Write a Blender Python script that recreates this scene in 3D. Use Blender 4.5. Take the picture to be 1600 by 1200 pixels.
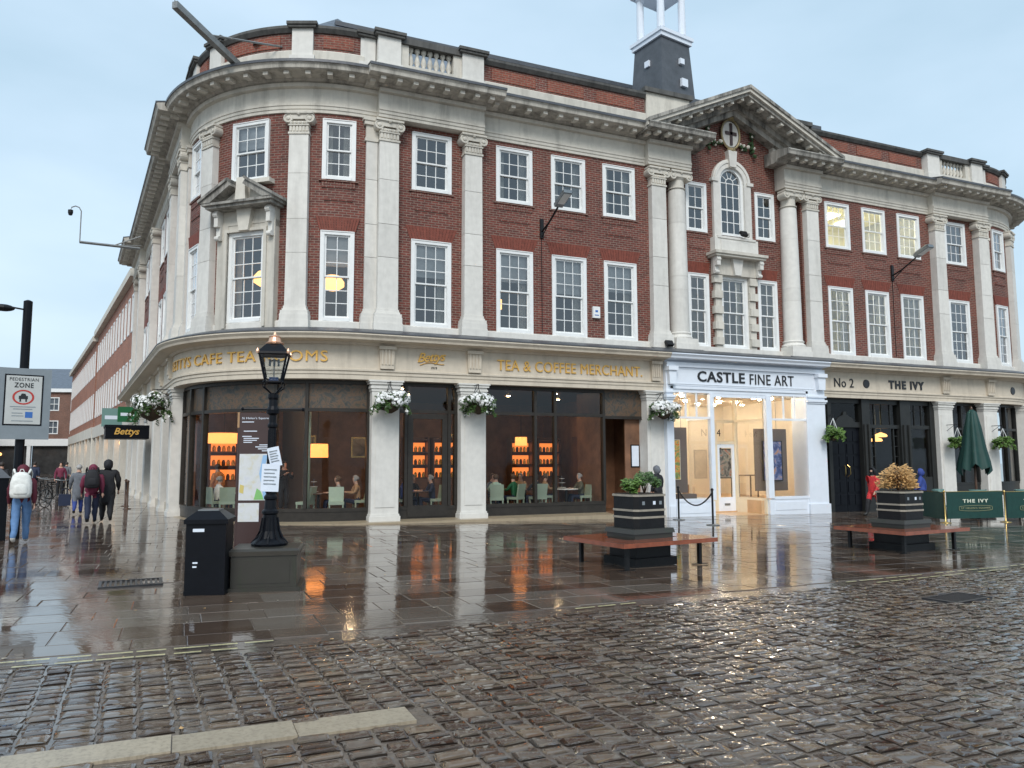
import bpy, math, random
from mathutils import Vector, Matrix
from math import sin, cos, pi, radians
random.seed(7)
for o in list(bpy.data.objects): bpy.data.objects.remove(o, do_unlink=True)
scn = bpy.context.scene
COL = scn.collection

# ------------------------------------------------------------------ camera, sky, sun, exposure
cam = bpy.data.cameras.new('camera'); camo = bpy.data.objects.new('camera', cam); COL.objects.link(camo)
cam.sensor_width = 36.0; cam.lens = 36.0*1200/1600; cam.clip_start = .05; cam.clip_end = 3000
_p, _y, _r = radians(5.72), radians(23.14), radians(-0.22)
fw = Vector((sin(_y)*cos(_p), cos(_y)*cos(_p), sin(_p))); rt = Vector((cos(_y), -sin(_y), 0)); up = rt.cross(fw)
r2 = rt*cos(_r)+up*sin(_r); u2 = -rt*sin(_r)+up*cos(_r)
M = Matrix((r2, u2, -fw)).transposed().to_4x4(); M.translation = Vector((0, -22, 1.65)); camo.matrix_world = M
scn.camera = camo

SUN_EL, SUN_AZ = radians(42), radians(205)      # soft overcast light from behind the camera, a little to the left
world = bpy.data.worlds.new('World'); scn.world = world; world.use_nodes = True
wn = world.node_tree; wn.nodes.clear()
wo = wn.nodes.new('ShaderNodeOutputWorld'); bg = wn.nodes.new('ShaderNodeBackground')
sky = wn.nodes.new('ShaderNodeTexSky'); sky.sky_type = 'NISHITA'; sky.sun_disc = False
sky.sun_elevation = SUN_EL; sky.sun_rotation = SUN_AZ; sky.air_density = 1.6; sky.dust_density = 3.0
tc = wn.nodes.new('ShaderNodeTexCoord'); mp = wn.nodes.new('ShaderNodeMapping'); mp.inputs['Scale'].default_value = (1.2, 1.2, 3.2)
nz = wn.nodes.new('ShaderNodeTexNoise'); nz.inputs['Scale'].default_value = 1.6; nz.inputs['Detail'].default_value = 5; nz.inputs['Roughness'].default_value = .5
cr = wn.nodes.new('ShaderNodeValToRGB'); cr.color_ramp.elements[0].position = .3; cr.color_ramp.elements[1].position = .72
cr.color_ramp.elements[0].color = (4.0, 5.5, 6.7, 1); cr.color_ramp.elements[1].color = (5.8, 7.2, 8.6, 1)
mx = wn.nodes.new('ShaderNodeMix'); mx.data_type = 'RGBA'; mx.inputs[0].default_value = .82
L = wn.links
L.new(tc.outputs['Generated'], mp.inputs['Vector']); L.new(mp.outputs[0], nz.inputs['Vector']); L.new(nz.outputs['Fac'], cr.inputs[0])
L.new(sky.outputs[0], mx.inputs[6]); L.new(cr.outputs[0], mx.inputs[7]); L.new(mx.outputs[2], bg.inputs[0]); L.new(bg.outputs[0], wo.inputs[0])
bg.inputs[1].default_value = .1
sd = bpy.data.lights.new('sun', 'SUN'); sd.energy = 1.5; sd.angle = radians(25); sd.color = (1, .97, .93)
so = bpy.data.objects.new('sun', sd); COL.objects.link(so)
sdir = Vector((sin(SUN_AZ)*cos(SUN_EL), cos(SUN_AZ)*cos(SUN_EL), sin(SUN_EL)))   # towards the sun
so.rotation_euler = sdir.to_track_quat('Z', 'Y').to_euler(); so.location = (0, -30, 40)
vs = scn.view_settings; vs.view_transform = 'Standard'; vs.look = 'None'; vs.exposure = 0.5; vs.gamma = 1; vs.use_curve_mapping = False
scn.render.engine = 'CYCLES'; scn.cycles.max_bounces = 8; scn.cycles.transparent_max_bounces = 16
scn.render.resolution_x = 1024; scn.render.resolution_y = 768

# ------------------------------------------------------------------ materials
MATS = {}
def nodemat(name):
    m = bpy.data.materials.new(name); m.use_nodes = True; nt = m.node_tree
    b = nt.nodes['Principled BSDF']; MATS[name] = m
    return m, nt, b
def mat(name, col, rough=.6, metal=0, var=.0, scale=4, bump=0, bscale=30, emit=None, estr=0, rnd=0, coat=0, spec=.5):
    """plain procedural material: colour broken up by noise, optional bump, optional per-object tint"""
    m, nt, b = nodemat(name); n, l = nt.nodes, nt.links
    b.inputs['Roughness'].default_value = rough; b.inputs['Metallic'].default_value = metal
    b.inputs['Specular IOR Level'].default_value = spec
    b.inputs['Base Color'].default_value = (*col, 1)
    if coat: b.inputs['Coat Weight'].default_value = coat; b.inputs['Coat Roughness'].default_value = .08
    t = n.new('ShaderNodeTexCoord')
    src = None
    if var or rnd:
        hs = n.new('ShaderNodeHueSaturation'); hs.inputs['Color'].default_value = (*col, 1)
        add = None
        if var:
            x = n.new('ShaderNodeTexNoise'); x.inputs['Scale'].default_value = scale; x.inputs['Detail'].default_value = 6; x.inputs['Roughness'].default_value = .65
            l.new(t.outputs['Object'], x.inputs['Vector'])
            mr = n.new('ShaderNodeMapRange'); mr.inputs[1].default_value = .25; mr.inputs[2].default_value = .75
            mr.inputs[3].default_value = 1-var; mr.inputs[4].default_value = 1+var; l.new(x.outputs['Fac'], mr.inputs[0]); add = mr.outputs[0]
        if rnd:
            oi = n.new('ShaderNodeObjectInfo'); mr2 = n.new('ShaderNodeMapRange'); mr2.inputs[3].default_value = 1-rnd; mr2.inputs[4].default_value = 1+rnd
            l.new(oi.outputs['Random'], mr2.inputs[0])
            if add is None: add = mr2.outputs[0]
            else:
                mu = n.new('ShaderNodeMath'); mu.operation = 'MULTIPLY'; l.new(add, mu.inputs[0]); l.new(mr2.outputs[0], mu.inputs[1]); add = mu.outputs[0]
        l.new(add, hs.inputs['Value']); l.new(hs.outputs[0], b.inputs['Base Color'])
    if bump:
        x = n.new('ShaderNodeTexNoise'); x.inputs['Scale'].default_value = bscale; x.inputs['Detail'].default_value = 4; l.new(t.outputs['Object'], x.inputs['Vector'])
        bp = n.new('ShaderNodeBump'); bp.inputs['Strength'].default_value = bump; bp.inputs['Distance'].default_value = .02
        l.new(x.outputs['Fac'], bp.inputs['Height']); l.new(bp.outputs[0], b.inputs['Normal'])
    if emit: b.inputs['Emission Color'].default_value = (*emit, 1); b.inputs['Emission Strength'].default_value = estr
    return m

def brickmat(name, c1, c2, mortar, bw=.225, rh=.075, ms=.011, dark=.45):
    m, nt, b = nodemat(name); n, l = nt.nodes, nt.links
    uv = n.new('ShaderNodeTexCoord')
    bt = n.new('ShaderNodeTexBrick'); bt.offset = .5; bt.inputs['Scale'].default_value = 1
    bt.inputs['Brick Width'].default_value = bw; bt.inputs['Row Height'].default_value = rh; bt.inputs['Mortar Size'].default_value = ms
    bt.inputs['Mortar Smooth'].default_value = .2; bt.inputs['Bias'].default_value = -.1
    bt.inputs['Color1'].default_value = (*c1, 1); bt.inputs['Color2'].default_value = (*c2, 1); bt.inputs['Mortar'].default_value = (*mortar, 1)
    l.new(uv.outputs['UV'], bt.inputs['Vector'])
    nz = n.new('ShaderNodeTexNoise'); nz.inputs['Scale'].default_value = .7; nz.inputs['Detail'].default_value = 7; nz.inputs['Roughness'].default_value = .7; l.new(uv.outputs['UV'], nz.inputs['Vector'])
    n2 = n.new('ShaderNodeTexNoise'); n2.inputs['Scale'].default_value = 9; n2.inputs['Detail'].default_value = 3; l.new(uv.outputs['UV'], n2.inputs['Vector'])
    mr = n.new('ShaderNodeMapRange'); mr.inputs[1].default_value = .3; mr.inputs[2].default_value = .7; mr.inputs[3].default_value = 1-dark; mr.inputs[4].default_value = 1.5
    ad = n.new('ShaderNodeMath'); ad.operation = 'MULTIPLY_ADD'; ad.inputs[1].default_value = .5
    l.new(n2.outputs['Fac'], ad.inputs[0])
    hf = n.new('ShaderNodeMath'); hf.operation = 'MULTIPLY'; hf.inputs[1].default_value = .5; l.new(nz.outputs['Fac'], hf.inputs[0]); l.new(hf.outputs[0], ad.inputs[2])
    l.new(ad.outputs[0], mr.inputs[0])
    hs = n.new('ShaderNodeHueSaturation'); l.new(bt.outputs['Color'], hs.inputs['Color']); l.new(mr.outputs[0], hs.inputs['Value']); l.new(hs.outputs[0], b.inputs['Base Color'])
    bp = n.new('ShaderNodeBump'); bp.inputs['Strength'].default_value = .6; bp.inputs['Distance'].default_value = .01; bp.invert = True
    l.new(bt.outputs['Fac'], bp.inputs['Height']); l.new(bp.outputs[0], b.inputs['Normal'])
    b.inputs['Roughness'].default_value = .75
    return m

def stonemat(name, col, stain=.35, stain_col=(.05, .048, .045), rough=.75, scale=1.4, rnd=.07, lo=.52):
    """limestone: soft cloudy tint, soot stains of their own shape"""
    m, nt, b = nodemat(name); n, l = nt.nodes, nt.links
    t = n.new('ShaderNodeTexCoord'); g = n.new('ShaderNodeNewGeometry')
    x = n.new('ShaderNodeTexNoise'); x.inputs['Scale'].default_value = scale; x.inputs['Detail'].default_value = 8; x.inputs['Roughness'].default_value = .7; x.inputs['Distortion'].default_value = .4
    mpp = n.new('ShaderNodeMapping'); mpp.inputs['Scale'].default_value = (2.2, 2.2, .32); l.new(g.outputs['Position'], mpp.inputs[0]); l.new(mpp.outputs[0], x.inputs['Vector'])
    ramp = n.new('ShaderNodeValToRGB'); ramp.color_ramp.elements[0].position = lo; ramp.color_ramp.elements[1].position = lo+.25
    ramp.color_ramp.elements[0].color = (0, 0, 0, 1); ramp.color_ramp.elements[1].color = (stain, stain, stain, 1)
    l.new(x.outputs['Fac'], ramp.inputs[0])
    x2 = n.new('ShaderNodeTexNoise'); x2.inputs['Scale'].default_value = 6; x2.inputs['Detail'].default_value = 5; l.new(g.outputs['Position'], x2.inputs['Vector'])
    mr = n.new('ShaderNodeMapRange'); mr.inputs[1].default_value = .3; mr.inputs[2].default_value = .7; mr.inputs[3].default_value = .94; mr.inputs[4].default_value = 1.05; l.new(x2.outputs['Fac'], mr.inputs[0])
    oi = n.new('ShaderNodeObjectInfo'); mr2 = n.new('ShaderNodeMapRange'); mr2.inputs[3].default_value = 1-rnd; mr2.inputs[4].default_value = 1+rnd; l.new(oi.outputs['Random'], mr2.inputs[0])
    mu = n.new('ShaderNodeMath'); mu.operation = 'MULTIPLY'; l.new(mr.outputs[0], mu.inputs[0]); l.new(mr2.outputs[0], mu.inputs[1])
    hs = n.new('ShaderNodeHueSaturation'); hs.inputs['Color'].default_value = (*col, 1); l.new(mu.outputs[0], hs.inputs['Value'])
    mix = n.new('ShaderNodeMix'); mix.data_type = 'RGBA'; l.new(ramp.outputs[0], mix.inputs[0]); l.new(hs.outputs[0], mix.inputs[6]); mix.inputs[7].default_value = (*stain_col, 1)
    l.new(mix.outputs[2], b.inputs['Base Color']); b.inputs['Roughness'].default_value = rough
    bp = n.new('ShaderNodeBump'); bp.inputs['Strength'].default_value = .15; bp.inputs['Distance'].default_value = .01; l.new(x2.outputs['Fac'], bp.inputs['Height']); l.new(bp.outputs[0], b.inputs['Normal'])
    return m

def glassmat(name, tint=(1, 1, 1), refl=1.0, rough=0.0):
    m = bpy.data.materials.new(name); m.use_nodes = True; nt = m.node_tree; n, l = nt.nodes, nt.links; n.clear(); MATS[name] = m
    out = n.new('ShaderNodeOutputMaterial'); tr = n.new('ShaderNodeBsdfTransparent'); tr.inputs[0].default_value = (*tint, 1)
    gl = n.new('ShaderNodeBsdfGlossy'); gl.inputs['Roughness'].default_value = rough; gl.inputs[0].default_value = (.95, .97, 1, 1)
    fr = n.new('ShaderNodeFresnel'); fr.inputs[0].default_value = 1.5
    mu = n.new('ShaderNodeMath'); mu.operation = 'MULTIPLY'; mu.inputs[1].default_value = refl; mu.use_clamp = True
    nzn = n.new('ShaderNodeTexNoise'); nzn.inputs['Scale'].default_value = 1.3; g = n.new('ShaderNodeNewGeometry'); l.new(g.outputs['Position'], nzn.inputs['Vector'])
    bp = n.new('ShaderNodeBump'); bp.inputs['Strength'].default_value = .06; bp.inputs['Distance'].default_value = .05; l.new(nzn.outputs['Fac'], bp.inputs['Height'])
    l.new(bp.outputs[0], gl.inputs['Normal'])
    mx = n.new('ShaderNodeMixShader'); l.new(fr.outputs[0], mu.inputs[0]); l.new(mu.outputs[0], mx.inputs[0]); l.new(tr.outputs[0], mx.inputs[1]); l.new(gl.outputs[0], mx.inputs[2]); l.new(mx.outputs[0], out.inputs[0])
    return m

def wetmat(name, cols, scale, r0, r1, bump, bscale, bdist=.01, rnd=.25, pud=.55, ps=.75, ior=1.5):
    """wet stone: colour by object/noise, roughness from film-of-water mask"""
    m, nt, b = nodemat(name); n, l = nt.nodes, nt.links
    g = n.new('ShaderNodeNewGeometry'); oi = n.new('ShaderNodeObjectInfo')
    at = n.new('ShaderNodeAttribute'); at.attribute_name = 'tint'
    x = n.new('ShaderNodeTexNoise'); x.inputs['Scale'].default_value = scale; x.inputs['Detail'].default_value = 7; x.inputs['Roughness'].default_value = .65; l.new(g.outputs['Position'], x.inputs['Vector'])
    sm = n.new('ShaderNodeMath'); sm.operation = 'ADD'; l.new(at.outputs['Fac'], sm.inputs[0])
    sb = n.new('ShaderNodeMath'); sb.operation = 'SUBTRACT'; sb.inputs[1].default_value = .5; l.new(x.outputs['Fac'], sb.inputs[0]); l.new(sb.outputs[0], sm.inputs[1])
    ramp = n.new('ShaderNodeValToRGB'); e = ramp.color_ramp.elements
    e[0].position = .15; e[0].color = (*cols[0], 1); e[1].position = .85; e[1].color = (*cols[-1], 1)
    for k, c_ in enumerate(cols[1:-1]): q = e.new(.15+.7*(k+1)/(len(cols)-1)); q.color = (*c_, 1)
    l.new(sm.outputs[0], ramp.inputs[0]); l.new(ramp.outputs[0], b.inputs['Base Color'])
    y = n.new('ShaderNodeTexNoise'); y.inputs['Scale'].default_value = ps; y.inputs['Detail'].default_value = 4; l.new(g.outputs['Position'], y.inputs['Vector'])
    mr = n.new('ShaderNodeMapRange'); mr.inputs[1].default_value = pud-.12; mr.inputs[2].default_value = pud+.12; mr.inputs[3].default_value = r0; mr.inputs[4].default_value = r1; l.new(y.outputs['Fac'], mr.inputs[0])
    l.new(mr.outputs[0], b.inputs['Roughness'])
    z = n.new('ShaderNodeTexNoise'); z.inputs['Scale'].default_value = bscale; z.inputs['Detail'].default_value = 3; l.new(g.outputs['Position'], z.inputs['Vector'])
    mb = n.new('ShaderNodeMapRange'); mb.inputs[1].default_value = pud-.12; mb.inputs[2].default_value = pud+.12; mb.inputs[3].default_value = bump*.25; mb.inputs[4].default_value = bump; l.new(y.outputs['Fac'], mb.inputs[0])
    bp = n.new('ShaderNodeBump'); bp.inputs['Distance'].default_value = bdist; l.new(mb.outputs[0], bp.inputs['Strength']); l.new(z.outputs['Fac'], bp.inputs['Height']); l.new(bp.outputs[0], b.inputs['Normal'])
    b.inputs['IOR'].default_value = ior
    return m

brickmat('brick', (.165, .036, .023), (.088, .024, .018), (.21, .145, .115), ms=.012)
brickmat('brick_orange', (.36, .12, .06), (.28, .09, .05), (.30, .22, .17))
brickmat('brick_brown', (.20, .08, .05), (.15, .06, .04), (.22, .18, .15))
mat('rubbed_brick', (.185, .045, .027), .7, var=.35, scale=7)
stonemat('stone', (.61, .575, .505), .42, (.10, .09, .075), scale=.9, lo=.48)
stonemat('stone_clean', (.665, .645, .60), .26, (.16, .145, .12), scale=.8, lo=.50)
stonemat('stone_warm', (.60, .53, .43), .34, (.14, .11, .08), scale=.9, lo=.5)
stonemat('stone_cornice', (.52, .49, .43), .75, (.06, .055, .048), scale=1.1, lo=.44)
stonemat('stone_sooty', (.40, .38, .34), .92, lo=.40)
stonemat('stone_step', (.34, .27, .18), .45, (.06, .07, .04), rough=.3)
stonemat('plinth_stone', (.034, .031, .025), .75, (.022, .034, .014), rough=.35, scale=3)
stonemat('coping_black', (.10, .098, .092), .8, (.03, .03, .028), scale=1.6, lo=.42)
mat('lead', (.085, .09, .10), .42, .2, .3, 2, .2, 12)
mat('slate', (.10, .12, .15), .4, 0, .3, 3, .3, 20)
mat('white_paint', (.78, .79, .78), .4, var=.06, scale=5)
mat('castle_paint', (.74, .79, .86), .3, var=.04, scale=4)
mat('cream_paint', (.72, .63, .47), .6, var=.05)
mat('cream_wall', (.84, .77, .65), .8, var=.04)
mat('bronze', (.030, .026, .022), .4, 0, .3, 6, spec=.3)
mat('ivy_paint', (.022, .023, .022), .4, 0, .25, 4, spec=.3)
mat('black_paint', (.005, .006, .009), .38, 0, .2, 8, .05, 40, spec=.16)
mat('black_metal', (.010, .010, .011), .4, 0, .2, 8, spec=.3)
mat('grey_metal', (.22, .24, .25), .4, .7, .2, 6)
mat('steel_beam', (.24, .245, .24), .45, .3, .3, 5)
mat('gold', (.74, .43, .10), .4, .35, .15, 20)
mat('dull_gilt', (.30, .24, .13), .55, .3, .3, 12)
mat('brass', (.60, .42, .16), .25, .95)
mat('copper', (.75, .45, .30), .35, .7, .15, 12)
mat('black_letter', (.012, .012, .014), .4)
mat('dark_wood', (.085, .045, .027), .4, 0, .35, 3)
mat('wood_wall', (.20, .10, .055), .5, 0, .5, 1.5)
mat('dark_room', (.13, .12, .11), .8, 0, .2, 1)
mat('room_grey', (.30, .30, .29), .8, 0, .1, 1)
mat('blind', (.50, .50, .49), .8, 0, .08, 6)
mat('curtain', (.42, .40, .35), .9, 0, .15, 10)
mat('floor_wood', (.16, .08, .04), .35, 0, .3, 2)
mat('oak_floor', (.55, .36, .20), .35, 0, .15, 2)
mat('sage', (.38, .47, .36), .5, 0, .08, 6)
mat('cloth_white', (.75, .75, .72), .7)
mat('seat_wood', (.24, .062, .026), .22, 0, .35, 5, .1, 30, coat=.6)
mat('planter_black', (.009, .009, .010), .4, 0, .3, 6, .15, 20, spec=.25)
mat('planter_trim', (.30, .27, .22), .5, 0, .2, 8)
mat('soil', (.03, .022, .015), .9, 0, .4, 20, .5, 40)
mat('leaf_green', (.055, .11, .025), .5, 0, .3, 5, rnd=.1)
mat('leaf_light', (.11, .20, .04), .5, 0, .3, 5)
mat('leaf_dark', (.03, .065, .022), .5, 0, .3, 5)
mat('leaf_straw', (.52, .31, .12), .6, 0, .35, 7)
mat('flower_white', (.82, .82, .80), .6)
mat('basket', (.05, .035, .02), .9)
mat('ivy_green', (.004, .042, .034), .6, 0, .2, 6, .2, 8)
mat('pale_letter', (.65, .68, .55), .5)
mat('gilt_letter', (.30, .30, .16), .5)
mat('sign_brown', (.055, .03, .028), .35, 0, .1, 3)
mat('sign_grey', (.24, .27, .29), .4, .2, .12, 3)
mat('poster_pale', (.50, .51, .49), .5, 0, .06, 4)
mat('paper', (.70, .76, .85), .6, 0, .06, 8)
mat('red_paint', (.45, .04, .03), .4)
mat('blue_paint', (.04, .14, .42), .4)
mat('green_sign', (.01, .12, .04), .4)
mat('teal_sign', (.16, .28, .26), .4)
mat('yellow_line', (.46, .42, .22), .3, 0, .5, 22)
mat('iron', (.045, .045, .05), .3, .5, .3, 15)
stonemat('kerb_pale', (.37, .31, .225), .75, (.15, .115, .08), rough=.38, scale=14, lo=.46)
mat('ground_mud', (.115, .092, .075), .12, 0, .5, 8, .15, 14)
mat('skin', (.55, .32, .23), .5)
mat('hair_dark', (.03, .02, .015), .6)
mat('hair_brown', (.10, .055, .03), .6)
mat('hair_grey', (.35, .34, .33), .6)
for k, c_ in dict(maroon=(.10, .010, .022), denim=(.10, .20, .38), black=(.012, .012, .015), navy=(.012, .02, .05), red=(.50, .025, .03), blue=(.03, .06, .26), grey=(.13, .14, .16), white=(.72, .72, .68), mint=(.42, .58, .46), green=(.015, .12, .05), olive=(.10, .10, .065), tan=(.38, .23, .12), orange=(.55, .22, .08), plum=(.16, .02, .05), stonewash=(.35, .33, .30)).items():
    mat('cloth_'+k, c_, .75, 0, .2, 12, .15, 40)
mat('shoe', (.02, .02, .02), .5)
mat('shoe_white', (.70, .68, .64), .5)
mat('lamp_orange', (.9, .35, .10), .6, emit=(1, .33, .08), estr=1.5)
mat('lamp_warm', (.9, .6, .3), .6, emit=(1, .50, .16), estr=1.7)
mat('shelf_glow', (.7, .28, .10), .6, emit=(1, .26, .05), estr=.75)
mat('lamp_white', (.9, .9, .85), .5, emit=(1, .93, .78), estr=9)
mat('gallery_light', (.9, .9, .85), .5, emit=(1, .86, .67), estr=75)
mat('office_light', (.9, .9, .8), .5, emit=(1, .93, .70), estr=10)
mat('office_wall', (.74, .70, .50), .8, var=.05)
glassmat('glass', (.90, .93, .94), 3.2)
glassmat('shop_glass', (.96, .96, .95), .55)
glassmat('lantern_glass', (.82, .85, .86), 1.6)
glassmat('transom_glass', (.22, .20, .17), 1.1)
wetmat('sett', [(.050, .030, .020), (.088, .060, .043), (.115, .092, .074), (.15, .105, .070)], 3.5, .03, .15, .28, 30, .008, ps=1.7, ior=1.7)
wetmat('slab', [(.066, .042, .029), (.098, .068, .049), (.122, .092, .070), (.145, .118, .095)], 1.3, .03, .15, .34, 13, .008, pud=.54, ps=.9, ior=1.75)
def M_(*n): return [MATS[k] for k in n]

def artmat(name, stops, scale, dist, seed, wave=False):
    """flat print: an abstract picture made of noise bands"""
    m, nt, b = nodemat(name); n, l = nt.nodes, nt.links
    t = n.new('ShaderNodeTexCoord'); mp_ = n.new('ShaderNodeMapping'); mp_.inputs['Location'].default_value = (seed, seed*.7, seed*.3); l.new(t.outputs['Object'], mp_.inputs[0])
    x = n.new('ShaderNodeTexNoise'); x.inputs['Scale'].default_value = scale; x.inputs['Detail'].default_value = 3; x.inputs['Distortion'].default_value = dist; l.new(mp_.outputs[0], x.inputs['Vector'])
    r = n.new('ShaderNodeValToRGB'); e = r.color_ramp.elements; e[0].position = .3; e[0].color = (*stops[0], 1); e[1].position = .7; e[1].color = (*stops[-1], 1)
    for k, c_ in enumerate(stops[1:-1]): q = e.new(.3+.4*(k+1)/(len(stops)-1)); q.color = (*c_, 1)
    l.new(x.outputs['Fac'], r.inputs[0]); l.new(r.outputs[0], b.inputs['Base Color']); b.inputs['Roughness'].default_value = .5
    return m
artmat('art_bright', [(.55, .02, .01), (.75, .16, .01), (.70, .45, .10), (.05, .30, .10), (.65, .10, .02)], 3.4, 2.2, 3)
artmat('art_moor', [(.05, .04, .03), (.18, .14, .10), (.34, .28, .20), (.55, .48, .36)], 1.8, .8, 8)
artmat('art_street', [(.02, .02, .03), (.14, .17, .20), (.38, .42, .42), (.50, .10, .05)], 4.0, 1.2, 5)
artmat('art_night', [(.02, .025, .08), (.06, .10, .28), (.25, .28, .45), (.60, .30, .15)], 4.2, .8, 1)
artmat('map_print', [(.60, .62, .66), (.66, .67, .68), (.63, .64, .62), (.62, .58, .45)], 9, .5, 2)
artmat('stained', [(.030, .032, .028), (.06, .055, .045), (.12, .07, .04), (.035, .045, .035)], 5, 1.5, 4)

# ------------------------------------------------------------------ mesh builder
class MB:
    def __init__(s): s.v = []; s.f = []; s.m = []; s.uv = []
    def add(s, pts, faces, mi=0, uvs=None):
        b = len(s.v); s.v += [tuple(p) for p in pts]
        for k, f in enumerate(faces):
            s.f.append(tuple(b+i for i in f)); s.m.append(mi); s.uv.append(uvs[k] if uvs else None)
    def quad(s, a, b, c, d, mi=0, uv=None): s.add([a, b, c, d], [(0, 1, 2, 3)], mi, [uv] if uv else None)
    def box(s, x0, x1, y0, y1, z0, z1, mi=0, T=None):
        p = [(x0, y0, z0), (x1, y0, z0), (x1, y1, z0), (x0, y1, z0), (x0, y0, z1), (x1, y0, z1), (x1, y1, z1), (x0, y1, z1)]
        if T: p = [tuple(T @ Vector(q)) for q in p]
        s.add(p, [(0, 3, 2, 1), (4, 5, 6, 7), (0, 1, 5, 4), (1, 2, 6, 5), (2, 3, 7, 6), (3, 0, 4, 7)], mi)
    def frustum(s, c, w0, d0, w1, d1, z0, z1, mi=0, T=None):
        x, y = c; p = [(x-w0/2, y-d0/2, z0), (x+w0/2, y-d0/2, z0), (x+w0/2, y+d0/2, z0), (x-w0/2, y+d0/2, z0), (x-w1/2, y-d1/2, z1), (x+w1/2, y-d1/2, z1), (x+w1/2, y+d1/2, z1), (x-w1/2, y+d1/2, z1)]
        if T: p = [tuple(T @ Vector(q)) for q in p]
        s.add(p, [(0, 3, 2, 1), (4, 5, 6, 7), (0, 1, 5, 4), (1, 2, 6, 5), (2, 3, 7, 6), (3, 0, 4, 7)], mi)
    def lathe(s, prof, n=16, c=(0, 0), mi=0, a0=0, T=None, z=0, caps=True):
        pts = []
        for r, h in prof:
            for k in range(n): a = a0+2*pi*k/n; pts.append((c[0]+r*cos(a), c[1]+r*sin(a), h+z))
        if T: pts = [tuple(T @ Vector(q)) for q in pts]
        fs = [(i*n+k, i*n+(k+1) % n, (i+1)*n+(k+1) % n, (i+1)*n+k) for i in range(len(prof)-1) for k in range(n)]
        if caps: fs.append(tuple(range(n))[::-1]); fs.append(tuple((len(prof)-1)*n+k for k in range(n)))
        s.add(pts, fs, mi)
    def tube(s, path, r, n=6, mi=0, r1=None):
        path = [Vector(p) for p in path]; pts = []; N = len(path)
        for i, p in enumerate(path):
            d = (path[min(i+1, N-1)]-path[max(i-1, 0)]).normalized()
            a = d.orthogonal().normalized() if abs(d.z) > .95 else d.cross(Vector((0, 0, 1))).normalized(); b = d.cross(a)
            rr = r if r1 is None else r+(r1-r)*i/(N-1)
            pts += [p+a*rr*cos(2*pi*k/n)+b*rr*sin(2*pi*k/n) for k in range(n)]
        fs = [(i*n+k, i*n+(k+1) % n, (i+1)*n+(k+1) % n, (i+1)*n+k) for i in range(N-1) for k in range(n)]
        fs += [tuple(range(n))[::-1], tuple((N-1)*n+k for k in range(n))]
        s.add(pts, fs, mi)
    def prism(s, poly, y0, y1, mi=0, T=None):
        """polygon in x,z extruded along y"""
        n = len(poly); p = [(x, y0, z) for x, z in poly]+[(x, y1, z) for x, z in poly]
        if T: p = [tuple(T @ Vector(q)) for q in p]
        s.add(p, [tuple(range(n)), tuple(range(n, 2*n))[::-1]]+[(i, i+n, (i+1) % n+n, (i+1) % n) for i in range(n)], mi)
    def ball(s, c, r, n=8, m=6, mi=0, sc=(1, 1, 1)):
        pts = []; fs = []
        for i in range(m+1):
            t = pi*i/m
            for k in range(n): a = 2*pi*k/n; pts.append((c[0]+r*sc[0]*sin(t)*cos(a), c[1]+r*sc[1]*sin(t)*sin(a), c[2]+r*sc[2]*cos(t)))
        for i in range(m):
            for k in range(n): fs.append((i*n+k, (i+1)*n+k, (i+1)*n+(k+1) % n, i*n+(k+1) % n))
        s.add(pts, fs, mi)
    def mesh(s, name, mats, smooth=False):
        me = bpy.data.meshes.new(name); me.from_pydata(s.v, [], s.f)
        for k in mats: me.materials.append(MATS[k])
        me.polygons.foreach_set('material_index', s.m)
        if smooth is True: me.polygons.foreach_set('use_smooth', [True]*len(s.f))
        me.update()
        ul = me.uv_layers.new(name='UVMap').data
        for p in me.polygons:
            u = s.uv[p.index]; nn = p.normal
            if abs(nn.z) < .7: h = Vector((-nn.y, nn.x)).normalized() if (nn.x or nn.y) else Vector((1, 0))
            for j, li in enumerate(p.loop_indices):
                if u: ul[li].uv = u[j]
                else:
                    c = me.vertices[me.loops[li].vertex_index].co
                    ul[li].uv = (c.x, c.y) if abs(nn.z) >= .7 else (c.x*h.x+c.y*h.y, c.z)
        return me
    def build(s, name, mats, parent=None, smooth=False, loc=None, rz=0):
        return link(name, s.mesh(name, mats if isinstance(mats, (list, tuple)) else [mats], smooth), parent, loc, rz)
def link(name, data, parent=None, loc=None, rz=0):
    o = bpy.data.objects.new(name, data); COL.objects.link(o)
    if parent: o.parent = parent
    if loc is not None: o.location = loc
    if rz: o.rotation_euler.z = rz
    return o
def tag(o, label, cat, group=None, kind=None):
    if label: o['label'] = label
    if cat: o['category'] = cat
    if group: o['group'] = group
    if kind: o['kind'] = kind
    return o
def thing(name, label, cat, loc=(0, 0, 0), rz=0, group=None):
    o = bpy.data.objects.new(name, None); o.empty_display_size = .2; COL.objects.link(o); o.location = loc; o.rotation_euler.z = rz
    return tag(o, label, cat, group)
def copy_tree(o, parent=None):
    c = o.copy(); COL.objects.link(c); c.parent = parent
    for ch in o.children: copy_tree(ch, c)
    return c
def text_mesh(txt, size, extr=.012, shear=0, sp=1.0, bold=0.0):
    cu = bpy.data.curves.new('t', 'FONT'); cu.body = txt; cu.size = size; cu.extrude = extr; cu.shear = shear; cu.space_character = sp; cu.offset = bold; cu.align_x = 'CENTER'; cu.resolution_u = 3
    ob = bpy.data.objects.new('t', cu); COL.objects.link(ob)
    dg = bpy.context.evaluated_depsgraph_get(); me = bpy.data.meshes.new_from_object(ob.evaluated_get(dg)); bpy.data.objects.remove(ob); bpy.data.curves.remove(cu)
    return me
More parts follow.
